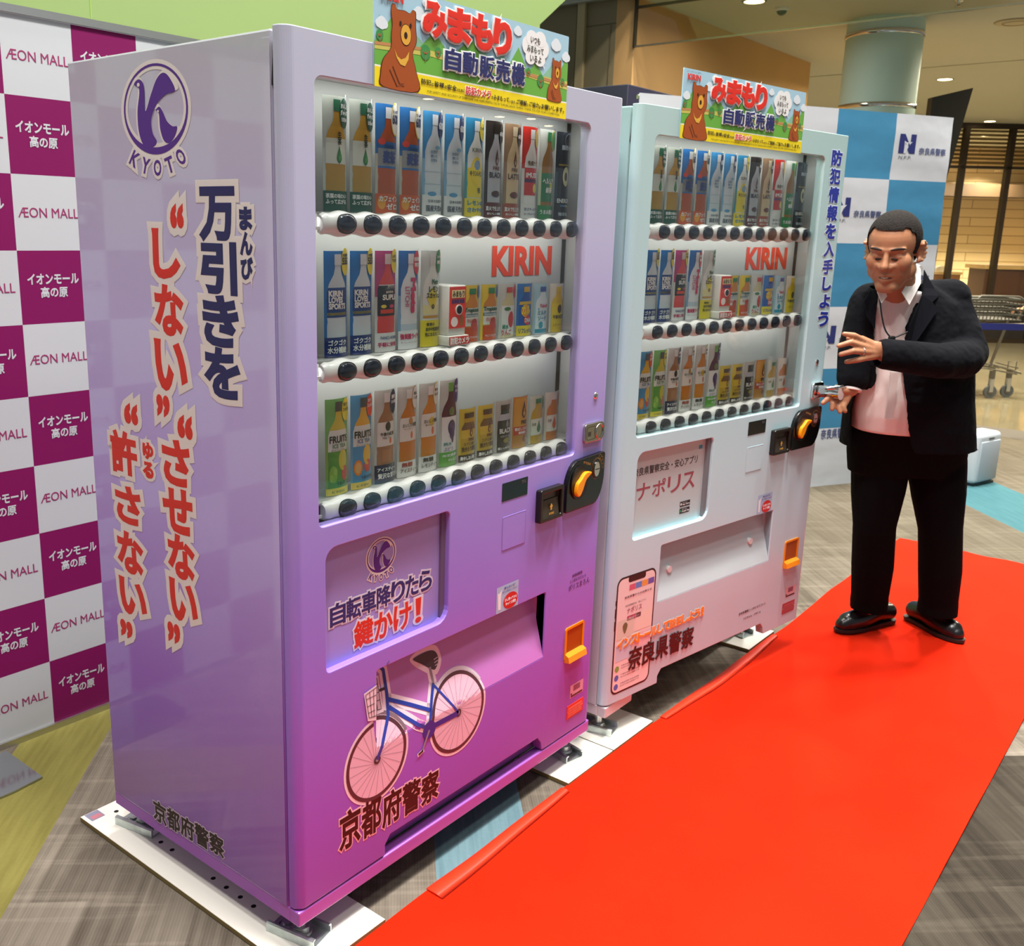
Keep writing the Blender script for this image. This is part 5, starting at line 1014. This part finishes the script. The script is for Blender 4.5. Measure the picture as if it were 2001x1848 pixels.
 'grape': dict(h=.20, bg='c6c8c0', body='5a1c34', bands=[(.10, .52, 'e4e6e2'), (.52, .58, 'e4e6e2')], cap='7ab84c', capn=(.17, '5aa83c'), badge=('4a2468', None, (.66, .87, .42, .14)), art=[('o', '3c2458', (.15, .45, .42, .09)), ('o', '4a2c6c', (.2, .38, .3, .07)), ('o', '5a3c7c', (.05, .48, .15, .035)), ('o', '5a3c7c', (.35, .45, .12, .03)), ('o', '3c2458', (.25, .32, .14, .05)), ('o', '6a7a3c', (.1, .64, .3, .05))], tx=[('純水', '3c8a8a', -.65, .245, .15, .285, .02), ('ぶどう', '7a4a8a', -.65, .18, .3, .225, .01), ('指定農園', W_, -.75, .115, .75, .145, .01), ('おいしさ', W_, -.2, .06, .85, .09, .01), ('すっきり', W_, .36, .90, .96, .935, .01), ('甘い', W_, .44, .85, .84, .885, .01)]),
 'gold': dict(h=.126, sh='alu', bg='d6bc3a', body='c9a42c', bands=[(.60, .74, '7a5a34'), (.44, .6, 'd8b83a')], cap='5a3a24', capn=(.13, '2a1a12'), art=[('d', '6a2c1c', (.2, .58, .2, .12)), ('d', 'd8b43a', (.22, .55, .1, .06))], tx=[('FIRE', '5a2418', -.1, .385, .55, .44), ('コクと香り', '4a2c1c', -.6, .30, .7, .36, .02), ('挽きたて微糖', '4a2c1c', -.75, .19, .8, .28), ('集中したい時に', W_, -.85, .03, .85, .10)]),
 'goldb': dict(h=.130, sh='can', bg='c8823c', body='d29a3c', bands=[(.25, .42, 'c04a34'), (.03, .25, 'b8803a')], art=[('d', '5a2418', (.2, .74, .3, .17)), ('d', 'd8a84c', (.22, .70, .15, .09)), ('o', '8a4a2c', (.35, .16, .25, .07))], tx=[('FIRE', '4a1c14', -.15, .46, .6, .53, .05), ('香ばしミルク', W_, -.8, .34, .75, .40, .02), ('関西限定', W_, -.4, .27, .5, .32, .02)]),
 'blackb': dict(h=.128, sh='alu', bg='bcb8b0', body='232226', bands=[(.62, .74, 'b4b6bc'), (.04, .12, '101012')], cap='3a2a20', capn=None, art=[('d', '8a8a90', (.25, .56, .18, .09)), ('o', '8a7a2c', (.2, .22, .4, .05))], tx=[('BLACK', 'e4e2dc', -.62, .37, .75, .46, .03), ('日変わりコク', 'c8c4bc', -.5, .29, .6, .33, 0), ('朝シャキッと', W_, -.75, .05, .7, .10, .01)]),
 'teab': dict(h=.124, sh='short', bg='c6ccbc', body='b8982c', bands=[(.18, .52, 'd8dccc')], cap='2e7a50', badge=('2a7a4c', None, (.78, .84, .24, .14)), art=[('d', '2f7a3c', (.1, .36, .26, .13))], tx=[('生茶', '2c3c2c', -.7, .38, -.3, .44, .01)]),
 'teac': dict(h=.126, sh='short', bg='cfc8ba', body='c0722c', bands=[(.18, .52, 'dcd6c8')], cap='d8cfc0', badge=('cc4a34', None, (.80, .84, .24, .14)), art=[('d', 'd2562c', (.1, .36, .26, .13))], tx=[('生茶', '5a3424', -.7, .38, -.3, .44, .01)]),
}
ROWS = [(1.5295, ['tea', 'tea', 'barley', 'barley', 'water', 'water', 'lemon', 'black', 'latte', 'immune', 'health', 'energy']),
        (1.2515, ['sports', 'sports', 'supli', 'litchi', 'squash', None, 'tropical', 'tropical', 'apple', 'calcium', 'milksoda', 'yellowtea']),
        (.9705, ['muscat', 'orange', 'milktea', 'straight', 'lemontea', 'grape', 'gold', 'gold', 'blackb', 'goldb', 'teab', 'teac'])]
DESC = {'tea': 'green tea bottle sample with dark green badge', 'barley': 'red-brown barley tea sample on blue card', 'water': 'clear water bottle sample on sky blue card', 'lemon': 'white lemon soda sample with yellow oval label', 'black': 'silver black coffee sample with dark cap', 'latte': 'beige latte coffee sample', 'immune': 'white and red yogurt drink sample', 'health': 'brown and green health tea sample', 'energy': 'black energy drink sample with pale disc',
 'sports': 'blue sports drink sample with navy strip', 'supli': 'pink-red amino drink sample with black label', 'litchi': 'white litchi soda sample with red badge', 'squash': 'lemon squash sample with yellow base', 'tropical': 'short orange juice sample on yellow card', 'apple': 'short apple juice sample with red apple', 'calcium': 'short bright blue vitamin drink sample', 'milksoda': 'short pale blue milk soda sample', 'yellowtea': 'short all-yellow lemon tea sample',
 'muscat': 'green muscat fruit tea sample', 'orange': 'light blue orange fruit tea sample', 'milktea': 'brown milk tea sample with navy base', 'straight': 'amber unsweetened tea sample with red lettering', 'lemontea': 'amber unsweetened lemon tea sample', 'grape': 'dark purple grape juice sample', 'gold': 'short gold coffee bottle sample', 'blackb': 'short black coffee bottle sample', 'goldb': 'short orange-gold coffee can sample', 'teab': 'small green tea sample with green drop', 'teac': 'small orange roasted tea sample with orange drop'}
RN = ['top', 'middle', 'bottom']; MN = ['purple machine', 'pale machine']
proto = {}
def copy_tree(o, parent=None):
    c = o.copy(); COL.objects.link(c); c.parent = parent
    for ch in list(o.children): copy_tree(ch, c)
    return c
for mi, (loc, rd) in enumerate(PLACES):
    for ri, (z, names) in enumerate(ROWS):
        names = list(names)
        if mi and ri == 2: names[0], names[1] = names[1], names[0]
        for i, nm in enumerate(names):
            if nm is None: continue
            first = names.index(nm) == i
            twin = '' if names.count(nm) == 1 else ('left of two, ' if first else 'right of two, ')
            lab = f'{DESC[nm]}, {twin}{MN[mi]} {RN[ri]} row'
            if nm not in proto: o = proto[nm] = sample(lab, DES[nm])
            else: o = copy_tree(proto[nm]); o['label'] = lab
            o['group'] = f'drink samples on the {RN[ri]} row of the {MN[mi]}'
            o.location = door_world(loc, rd, .181+.0702*i, .083, z); o.rotation_euler = (0, 0, rd)
    # little security camera box on the middle row
    o = thing('camera_box', f'small white and red security camera box on the middle row of the {MN[mi]}', 'camera', door_world(loc, rd, .494, .042, 1.2515), rd)
    cw_ = mat('camera_white', 'dcdad2', .4)
    MB().rbox((0, .002, .022), (.060, .07, .131), cw_, .003, 2).build('case', o); MB().rbox((-.004, -.006, 0), (.064, .072, .022), cw_, .002, 2).build('base', o)
    f = MB(); f.box((.003, -.0005, .038), (.057, .0022, .128), ink('dd3524', .3)); f.box((.008, -.0012, .104), (.052, 0, .121), ink('ecd9a0'))
    text(f, 'みまもり', (.010, .106, .050, .119), at_y(-.0013), ink('3a3424'), .03); text(f, '自動販売機', (.009, .092, .051, .101), at_y(-.0006), ink('3a2a6a'), .04)
    f.poly([(x, -.0009, zz) for x, zz in ell(.018, .052, .012, .011, 20)], ink('eeeae4')); f.poly([(x, -.0008, zz) for x, zz in ell(.043, .054, .008, .013, 16)], ink('9a5a24')); f.build('front_label', o)
    q = MB(); q.cyl((.032, -.003, .078), .0115, .006, mat('lens_ring', 'e8e4dc', .3), 24, 'y'); q.cyl((.032, -.0036, .078), .009, .002, mat('lens_black', '08080a', .08), 24, 'y'); q.build('lens', o)
    q = MB(); q.box((-.0045, -.0072, .002), (.0645, -.0058, .020), ink('d62c20', .3)); text(q, '防犯カメラ', (-.002, .004, .062, .018), at_y(-.0073), ink('f2eee6'), .05); q.build('base_label', o)
# ------------------------------------------------------------------ the man in the dark suit
from mathutils import Quaternion
def V(r, f, z): return Vector((r, -f, z))          # r = to the picture's right, f = towards the camera side, z = up
def blob(name, prims, m, voxel, smooth=4, parent=None):
    """closed primitives fused into one continuous surface"""
    bm = bmesh.new()
    for p in prims:
        if p[0] == 'cap':
            pts, rs = p[1], p[2]
            for i, (c, r) in enumerate(zip(pts, rs)):
                bmesh.ops.create_uvsphere(bm, u_segments=20, v_segments=12, radius=r, matrix=Matrix.Translation(c))
            for a, b_, ra, rb in zip(pts, pts[1:], rs, rs[1:]):
                d = b_-a
                if d.length < 1e-5: continue
                M_ = Matrix.Translation((a+b_)/2) @ d.to_track_quat('Z', 'Y').to_matrix().to_4x4()
                bmesh.ops.create_cone(bm, cap_ends=True, segments=20, radius1=ra, radius2=rb, depth=d.length, matrix=M_)
        elif p[0] == 'ell':
            M_ = Matrix.Translation(p[1]) @ (p[3].to_4x4() if len(p) > 3 else Matrix.Identity(4)) @ Matrix.Diagonal((*p[2], 1))
            bmesh.ops.create_uvsphere(bm, u_segments=32, v_segments=20, radius=1, matrix=M_)
        elif p[0] == 'loft':      # (z, r centre, f centre, r radius, f radius)
            rows = [[bm.verts.new(V(rc+rx*math.copysign(abs(math.cos(a))**.85, math.cos(a)), fc+rf*math.copysign(abs(math.sin(a))**.85, math.sin(a)), z)) for a in [2*PI*k/40 for k in range(40)]] for z, rc, fc, rx, rf in p[1]]
            for A, B_ in zip(rows, rows[1:]):
                for k in range(40): bm.faces.new((A[k], A[(k+1) % 40], B_[(k+1) % 40], B_[k]))
            bm.faces.new(rows[0][::-1]); bm.faces.new(rows[-1])
    bmesh.ops.recalc_face_normals(bm, faces=bm.faces)
    me = bpy.data.meshes.new(name); bm.to_mesh(me); bm.free(); me.materials.append(m)
    o = bpy.data.objects.new(name, me); COL.objects.link(o)
    md = o.modifiers.new('fuse', 'REMESH'); md.mode = 'VOXEL'; md.voxel_size = voxel; md.use_smooth_shade = True
    if smooth: ms = o.modifiers.new('soften', 'SMOOTH'); ms.factor = .5; ms.iterations = smooth
    me2 = bpy.data.meshes.new_from_object(o.evaluated_get(bpy.context.evaluated_depsgraph_get()))
    o.modifiers.clear(); o.data = me2; bpy.data.meshes.remove(me); me2.name = name
    if not me2.materials: me2.materials.append(m)
    if parent: o.parent = parent
    return o
def drop(o, test):
    bm = bmesh.new(); bm.from_mesh(o.data)
    bmesh.ops.delete(bm, geom=[f for f in bm.faces if test(f.calc_center_median())], context='FACES')
    for _ in range(10): bmesh.ops.smooth_vert(bm, verts=[v for v in bm.verts if v.is_boundary], factor=.5, use_axis_x=True, use_axis_y=True, use_axis_z=True)
    bm.to_mesh(o.data); bm.free()
def thicken(o, t):
    md = o.modifiers.new('thick', 'SOLIDIFY'); md.thickness = t; md.offset = -1
man = thing('person', 'man in a black suit and open white shirt reaching for the pale machine door', 'person', (2.70, -.40, .007), math.atan2(-.771, .637))
SKIN = mat('skin', 'b07a58', .5, bump=(160, .12, .001)); SUIT = mat('suit_cloth', '0b0c11', .95, spec=.15, bump=(16, .5, .03)); TROU = mat('trouser_cloth', '08080a', .95, spec=.1, bump=(420, .3, .0008))
SHIRT = mat('shirt_cotton', 'e4dcd6', .7, bump=(60, .25, .003)); LEATHER = mat('black_leather', '0d0d0f', .3, coat=.2); HAIR = mat('grey_black_hair', '211c19', .9, spec=.2, vary=.6, vscale=180, bump=(260, .8, .004))
# head frame: turned to the picture's left and tilted down
hc = V(-.300, .275, 1.462); yaw = math.radians(-36)
Hf = Vector((math.sin(yaw), -math.cos(yaw), 0)); Hx = Vector((math.cos(yaw), math.sin(yaw), 0))
tilt = math.radians(14); Hz = (Vector((0, 0, 1))*math.cos(tilt)+Hf*math.sin(tilt)).normalized(); Hf = (Hf*math.cos(tilt)-Vector((0, 0, 1))*math.sin(tilt)).normalized()
HM = Matrix((Hx, -Hf, Hz)).transposed()
def h(x, y, z): return hc+Hx*x+Hf*y+Hz*z       # x towards his left ear, y out of the face, z up
E_ = lambda x, y, z, a, b_, c: ('ell', h(x, y, z), (a, b_, c), HM)
prims = [E_(0, -.012, .030, .079, .096, .086), E_(0, .022, -.044, .066, .066, .086), ('cap', [h(-.012, .060, -.108), h(.012, .060, -.108)], [.023, .023]),
         E_(-.040, .050, -.028, .030, .032, .034), E_(.040, .050, -.028, .030, .032, .034), E_(-.050, .004, -.066, .026, .04, .034), E_(.050, .004, -.066, .026, .04, .034),
         ('cap', [h(-.046, .064, .014), h(-.016, .0785, .016), h(.016, .0785, .016), h(.046, .064, .014)], [.0105, .010, .010, .0105]),
         ('cap', [h(0, .082, .006), h(0, .093, -.018), h(0, .100, -.034)], [.0085, .0095, .0125]), ('cap', [h(-.013, .087, -.038), h(.013, .087, -.038)], [.0105, .0105]),
         ('cap', [h(-.022, .074, -.066), h(0, .086, -.063), h(.022, .074, -.066)], [.0075, .0095, .0075]), ('cap', [h(-.018, .072, -.080), h(0, .083, -.081), h(.018, .072, -.080)], [.008, .011, .008]),
         E_(-.032, .066, -.006, .018, .016, .011), E_(.032, .066, -.006, .018, .016, .011),
         ('cap', [h(-.026, .078, -.034), h(-.040, .062, -.066)], [.010, .010]), ('cap', [h(.026, .078, -.034), h(.040, .062, -.066)], [.010, .010]),
         E_(0, .03, -.108, .045, .04, .026)]
for s in (-1, 1):
    for a in range(9):
        t = math.radians(-110+30*a)
        prims.append(('cap', [h(s*(.087+.007*abs(math.cos(t))), -.014-.019*math.cos(t), -.006+.031*math.sin(t)), h(s*.074, -.012, -.006+.02*math.sin(t))], [.0055, .006]))
    prims.append(E_(s*.079, -.004, -.036, .006, .009, .010))
# neck, trunk, limbs under the clothes
prims += [('cap', [h(0, -.02, -.05), V(-.225, .18, 1.31), V(-.19, .15, 1.26)], [.062, .060, .075]),
          ('loft', [(.74, -.075, .07, .15, .095), (.86, -.10, .11, .165, .105), (1.0, -.12, .12, .165, .105), (1.15, -.135, .13, .165, .095), (1.25, -.15, .13, .15, .07), (1.29, -.16, .14, .10, .05)]),
          ('cap', [V(-.29, .13, 1.265), V(-.333, .165, 1.11), V(-.360, .215, .992)], [.045, .038, .026]),
          ('cap', [V(-.03, .13, 1.265), V(.015, .22, 1.12), V(-.13, .355, 1.11), V(-.350, .425, 1.135)], [.045, .038, .034, .026]),
          ('cap', [V(-.15, .05, .74), V(-.148, .05, .45), V(-.09, -.03, .10)], [.075, .05, .036]), ('cap', [V(.03, .05, .74), V(.095, .06, .45), (V(.155, -.01, .10))], [.075, .05, .036])]
# his left hand, back of the hand to the camera
W1 = V(-.352, .425, 1.136)
kn = dict(i=V(-.418, .438, 1.172), m=V(-.426, .446, 1.158), r=V(-.420, .448, 1.143), p=V(-.406, .444, 1.127))
prims += [('ell', V(-.388, .434, 1.147), (.040, .016, .030)), ('cap', [W1, V(-.335, .42, 1.134)], [.027, .027])]
for k in kn.values(): prims.append(('cap', [W1, k], [.015, .0125]))
for ch in ([kn['i'], V(-.467, .455, 1.194), V(-.500, .456, 1.199)], [kn['m'], V(-.482, .468, 1.174), V(-.517, .466, 1.162)], [kn['r'], V(-.472, .470, 1.147), V(-.508, .466, 1.135)], [kn['p'], V(-.444, .458, 1.119), V(-.481, .452, 1.110)]):
    prims.append(('cap', [ch[0], (ch[0]+ch[1])/2, ch[1], ch[2]], [.0112, .0100, .0098, .0078]))
prims.append(('cap', [V(-.372, .418, 1.156), V(-.425, .412, 1.180), V(-.472, .425, 1.182)], [.014, .0115, .0085]))
# his right hand at the door handle, palm to the camera, fingers curled
W2 = V(-.362, .218, .988)
prims += [('ell', V(-.390, .222, .968), (.034, .017, .030)), ('cap', [V(-.358, .214, 1.0), W2], [.026, .026])]
for ch in ([V(-.413, .226, .962), V(-.442, .236, .957), V(-.463, .244, .941)], [V(-.407, .230, .951), V(-.428, .246, .941), V(-.432, .252, .922)], [V(-.396, .232, .944), V(-.411, .250, .931), V(-.406, .258, .914)], [V(-.382, .232, .944), V(-.393, .246, .929), V(-.386, .252, .916)]):
    prims += [('cap', [W2, ch[0]], [.015, .0125]), ('cap', ch, [.0112, .0100, .0080])]
prims.append(('cap', [V(-.380, .232, .984), V(-.408, .240, .984), V(-.436, .236, .990)], [.014, .0112, .0085]))
body = blob('body', prims, SKIN, .0034, 3, man)
# face details
def arc(pts, r, m, name, parent=man):
    return MB().tube(pts, r, m, 8).build(name, parent)
dk = mat('dark_lash', '1a100c', .6); br = mat('brow_hair', '2c211b', .8)
for s in (-1, 1):
    arc([h(s*(.015+.034*t), .0830-.022*t*t-.001, -.0110-.003*math.sin(PI*t)+.002*t) for t in [k/8 for k in range(9)]], [.0016+.0030*math.sin(PI*k/8) for k in range(9)], dk, 'eyelid', man)
    arc([h(s*(.013+.042*t), .0895-.022*t*t-.002*t, .0185+.006*math.sin(PI*t*.8)-.004*t) for t in [k/8 for k in range(9)]], [.0015+.0024*math.sin(PI*(k+.6)/9) for k in range(9)], br, 'eyebrow', man)
arc([h(.021*t, .0905-.012*t*t, -.0728-.0015*t*t) for t in [k/5-1 for k in range(11)]], [.0012+.0018*(1-abs(k/5-1)) for k in range(11)], mat('mouth_line', '4a1e18', .6), 'mouth', man)
arc([h(.010*t, .0932-.004*t*t, -.0722) for t in (-1, 0, 1)], .0012, mat('teeth', 'cfc2b4', .4), 'teeth', man)
# hair: short cap following the skull
hair = blob('hair', [E_(0, -.014, .034, .0835, .1005, .0890), E_(0, -.055, -.02, .066, .056, .06)], HAIR, .004, 2, man)
inv = HM.transposed()
def hairless(c):
    q = inv @ (c-hc); x, y, z = q.x, -q.y, q.z
    line = .076 if y > .045 else (.076-(.045-y)*1.15 if y > -.0 else .024-(-y)*1.3)
    if abs(x) > .045 and y > .0: line = min(line, .060) if y < .04 else line+.004
    if abs(x) > .066 and -.002 < y < .028: line = min(line, -.016)
    return z < max(line, -.062)
drop(hair, hairless); thicken(hair, .004)
# shirt
shirt_rows = [(.83, -.10, .11, .190, .142), (.89, -.108, .118, .19, .150), (.96, -.115, .122, .188, .150), (1.05, -.125, .126, .186, .140), (1.15, -.137, .13, .188, .128), (1.23, -.15, .135, .175, .110), (1.285, -.175, .15, .125, .092), (1.325, -.215, .175, .078, .078)]
shirt = blob('shirt', [('loft', shirt_rows)], SHIRT, .006, 4, man)
co = MB()
def flap(pts, nrm, t=.004):
    n = len(pts); vs = list(pts)+[p-nrm*t for p in pts]
    co.add(vs, [tuple(range(n)), tuple(range(2*n-1, n-1, -1))]+[(i, n+i, n+(i+1) % n, (i+1) % n) for i in range(n)], SHIRT)
nf = V(0, 1, 0)
flap([V(-.312, .262, 1.345), V(-.332, .268, 1.322), V(-.322, .288, 1.287), V(-.306, .288, 1.310)], nf)
flap([V(-.176, .205, 1.408), V(-.262, .292, 1.325), V(-.234, .298, 1.284), V(-.176, .235, 1.352), V(-.168, .205, 1.395)], nf)
co.tube([V(-.318, .245, 1.335), V(-.30, .17, 1.365), V(-.235, .115, 1.395), V(-.175, .15, 1.405), V(-.17, .2, 1.398)], .012, SHIRT, 8)
co.build('shirt_collar', man)
pk = MB(); pk.box((-.262, -.2895, .90), (-.236, -.2805, 1.06), SHIRT); pk.build('shirt_placket', man)
cf_ = MB(); cf_.tube([V(-.3555, .206, 1.018), V(-.361, .217, .982)], [.037, .036], SHIRT, 20); cf_.build('shirt_cuff', man)
# jacket, open at the front
rows = [(.762, -.086, .098, .236, .150), (.85, -.098, .108, .226, .160), (.95, -.113, .118, .214, .168), (1.05, -.124, .124, .210, .160), (1.15, -.137, .13, .206, .146), (1.23, -.147, .134, .198, .126), (1.285, -.160, .14, .170, .104), (1.325, -.185, .148, .115, .088), (1.352, -.205, .158, .085, .078)]
AR = [V(-.300, .13, 1.268), V(-.336, .165, 1.11), V(-.352, .203, 1.026)]
AL = [V(-.020, .13, 1.272), V(.024, .215, 1.120), V(-.02, .275, 1.105), V(-.14, .36, 1.108), V(-.345, .424, 1.134)]
jk = blob('jacket', [('loft', rows), ('cap', [V(-.295, .13, 1.282), V(-.02, .13, 1.298)], [.064, .068]), ('cap', AR, [.066, .062, .055]), ('cap', AL, [.072, .066, .064, .058, .050]),
                     ('cap', [V(-.27, .12, 1.20), V(-.24, .12, 1.08)], [.07, .06]), ('cap', [V(-.04, .12, 1.20), V(-.03, .13, 1.05)], [.08, .07])], SUIT, .006, 4, man)
def seg(c, P, R):
    return any(((c-(a+(b_-a)*max(0, min(1, (c-a).dot(b_-a)/(b_-a).length_squared)))).length < R) for a, b_ in zip(P, P[1:]))
def lerp(z, T):
    if z >= T[0][0]: return T[0][1]
    for (z0, v0), (z1, v1) in zip(T, T[1:]):
        if z1 <= z <= z0: return v0+(v1-v0)*(z-z0)/(z1-z0)
    return T[-1][1]
LB = [(1.40, -.325), (1.18, -.322), (1.05, -.318), (.91, -.324), (.80, -.315), (.70, -.29)]; RB = [(1.42, -.172), (1.315, -.180), (1.215, -.222), (1.063, -.222), (.89, -.180), (.80, -.150), (.72, -.10)]
cen = [(z, fc) for z, rc, fc, rx, rf in rows][::-1]
def opening(c):
    r, f, z = c.x, -c.y, c.z
    if z < .765: return True
    if seg(c, AR, .074) or (seg(c, AL, .078)): 
        return bool((c-AR[-1]).length < .075 and z < .986) or bool(r < -.376 and f > .35)
    if z > 1.30 and f > .16 and r < -.19: return True
    return f > lerp(z, cen)+.015 and lerp(z, LB) < r < lerp(z, RB)
drop(jk, opening); thicken(jk, .006)
lp = MB(); SUIT2 = mat('lapel_cloth', '0d0e14', .9, spec=.12, bump=(420, .3, .0008))
def lapel(pts):
    n = len(pts); lp.add(pts+[p+V(0, -.006, 0) for p in pts], [tuple(range(n)), tuple(range(2*n-1, n-1, -1))]+[(i, n+i, n+(i+1) % n, (i+1) % n) for i in range(n)], SUIT2)
lapel([V(-.160, .215, 1.395), V(-.178, .262, 1.315), V(-.222, .297, 1.215), V(-.221, .303, 1.12), V(-.172, .292, 1.20), V(-.120, .262, 1.268), V(-.140, .258, 1.292), V(-.110, .236, 1.312), V(-.140, .20, 1.375)])
lapel([V(-.318, .252, 1.335), V(-.330, .268, 1.30), V(-.324, .266, 1.20), V(-.345, .24, 1.24), V(-.352, .225, 1.29), V(-.335, .22, 1.325)])
lp.build('lapel', man)
# trousers, belt, shoes
tr = blob('trousers', [('loft', [(.66, -.062, .055, .205, .105), (.74, -.070, .066, .212, .125), (.82, -.088, .095, .200, .135), (.872, -.100, .108, .186, .138)]),
                       ('cap', [V(-.152, .05, .70), V(-.150, .052, .58), V(-.148, .055, .45), V(-.120, .02, .28), V(-.098, -.02, .135)], [.104, .094, .076, .076, .068]),
                       ('cap', [V(.052, .05, .70), V(.074, .055, .58), V(.094, .065, .45), V(.128, .04, .28), V(.155, .01, .135)], [.104, .094, .077, .077, .070]),
                       ('cap', [V(-.098, -.02, .135), V(-.09, -.03, .06)], [.070, .068]), ('cap', [V(.155, .01, .135), V(.162, .0, .06)], [.072, .074])], TROU, .006, 3, man)
drop(tr, lambda c: c.z < .086)
bl_ = MB(); bl_.loft([[V(-.100+.190*math.cos(a), .108+.142*math.sin(a), z) for a in [2*PI*k/40 for k in range(40)]] for z in (.838, .872)], mat('belt_leather', '080808', .35)); bl_.build('belt', man)
def shoe(pts, rs, nm):
    o = blob('shoe', [('cap', pts, rs)], LEATHER, .004, 4, man)
    for v in o.data.vertices: v.co.z = max(v.co.z, .012)
    d = (pts[-1]-pts[0]).normalized(); a = pts[0]-d*.036; L_ = (pts[-1]-pts[0]).length+.075; sd = Vector((-d.y, d.x, 0))
    s = MB(); out = [(0, .018), (.02, .032), (.08, .032), (.15, .040), (.20, .046), (.25, .040), (.285, .022), (.298, 0)]
    ring_ = [(u*L_/.298, w) for u, w in out]+[(u*L_/.298, -w) for u, w in out[::-1]]
    s.prism(ring_, lambda u, w, z: tuple((a+d*u+sd*w).xy)+(z,), .006, .018, mat('shoe_sole', '17120f', .6)); s.build('shoe_sole', o)
shoe([V(.018, -.105, .050), V(-.05, -.07, .060), V(-.12, -.035, .042), V(-.172, -.012, .036), V(-.195, -.002, .030)], [.036, .040, .042, .040, .030], 'r')
shoe([V(.138, -.125, .050), V(.160, -.06, .062), V(.188, .005, .042), V(.204, .045, .036), V(.211, .066, .030)], [.036, .042, .043, .041, .030], 'l')
# wedding ring, cord on the chest
rg = MB(); c0 = V(-.436, .4545, 1.1445); ax = (V(-.472, .470, 1.147)-V(-.420, .448, 1.143)).normalized(); u1 = ax.orthogonal().normalized(); u2 = ax.cross(u1)
rg.tube([c0+(u1*math.cos(a)+u2*math.sin(a))*.0118 for a in [2*PI*k/20 for k in range(21)]], .0016, CHROME, 6); rg.build('ring', man)
MB().tube(smooth_open([tuple(V(-.322, .27, 1.30)), tuple(V(-.316, .288, 1.245)), tuple(V(-.303, .298, 1.20)), tuple(V(-.282, .305, 1.176)), tuple(V(-.262, .308, 1.182)), tuple(V(-.232, .306, 1.196))], 4), .0026, BLACK, 6).rbox((-.293, -.316, 1.166), (-.272, -.300, 1.182), BLACK, .004, 2).build('neck_cord', man)

# ------------------------------------------------------------------ shopper at the right edge, mostly outside the picture
shp = thing('person', 'shopper at the right edge, only a forearm and dark shoe showing beside the cart', 'person', far(6.16, 0, 9.95), math.atan2(RT.y, RT.x))
blob('body', [('ell', V(.02, .02, 1.50), (.078, .09, .115)), ('cap', [V(.02, 0, 1.40), V(.02, -.02, 1.32)], [.055, .06]), ('loft', [(.80, .04, 0, .15, .09), (1.05, .03, 0, .15, .09), (1.28, .02, 0, .16, .07), (1.33, .02, 0, .08, .05)]),
  ('cap', [V(-.12, .02, 1.27), V(-.20, .06, 1.04), V(-.52, .10, .865)], [.045, .038, .026]), ('ell', V(-.57, .10, .845), (.045, .022, .02)), ('cap', [V(.17, 0, 1.27), V(.22, .02, 1.02), V(.10, .18, .92)], [.045, .038, .026]), ('ell', V(.06, .2, .91), (.04, .022, .02))]
  +[('cap', [V(-.59, .085+.012*k, .848), V(-.625, .085+.012*k, .835), V(-.635, .085+.012*k, .812)], [.009, .0085, .007]) for k in range(-1, 3)]+[('cap', [V(-.55, .125, .845), V(-.59, .135, .83)], [.011, .008])]
  +[('cap', [V(.08, .18+.012*k, .915), V(.03, .2+.012*k, .905), V(.01, .21+.012*k, .89)], [.009, .0085, .007]) for k in range(4)]
  +[('cap', [V(-.03, 0, .82), V(-.10, .03, .45), V(-.12, 0, .08)], [.07, .05, .035]), ('cap', [V(.11, 0, .82), V(.16, -.02, .45), V(.24, -.05, .08)], [.07, .05, .035])], SKIN, .007, 3, shp)
drs = mat('grey_knit', '4a4c52', .9); hr2 = mat('dark_hair', '16110e', .8)
blob('blouse', [('loft', [(.78, .04, 0, .19, .13), (1.05, .03, 0, .18, .12), (1.26, .02, 0, .18, .10), (1.33, .02, 0, .10, .075)]), ('cap', [V(-.12, .02, 1.26), V(-.20, .06, 1.05), V(-.27, .07, 1.005)], [.062, .055, .052]), ('cap', [V(.17, 0, 1.26), V(.22, .02, 1.05)], [.062, .055])], drs, .010, 3, shp)
blob('trousers', [('loft', [(.70, .04, 0, .18, .11), (.84, .04, 0, .175, .125)]), ('cap', [V(-.03, 0, .76), V(-.10, .03, .45), V(-.12, 0, .10)], [.095, .07, .06]), ('cap', [V(.11, 0, .76), V(.16, -.02, .45), V(.24, -.05, .10)], [.095, .07, .06])], TROU, .010, 3, shp)
for x, f in ((-.12, 0), (.24, -.05)):
    so = blob('shoe', [('cap', [V(x+.04, f, .05), V(x-.06, f+.01, .055), V(x-.16, f+.02, .036), V(x-.20, f+.025, .030)], [.036, .04, .038, .028])], LEATHER, .005, 3, shp)
    for v in so.data.vertices: v.co.z = max(v.co.z, .002)
blob('hair', [('ell', V(.03, 0, 1.535), (.088, .10, .10)), ('ell', V(.06, 0, 1.46), (.06, .09, .10))], hr2, .008, 2, shp)
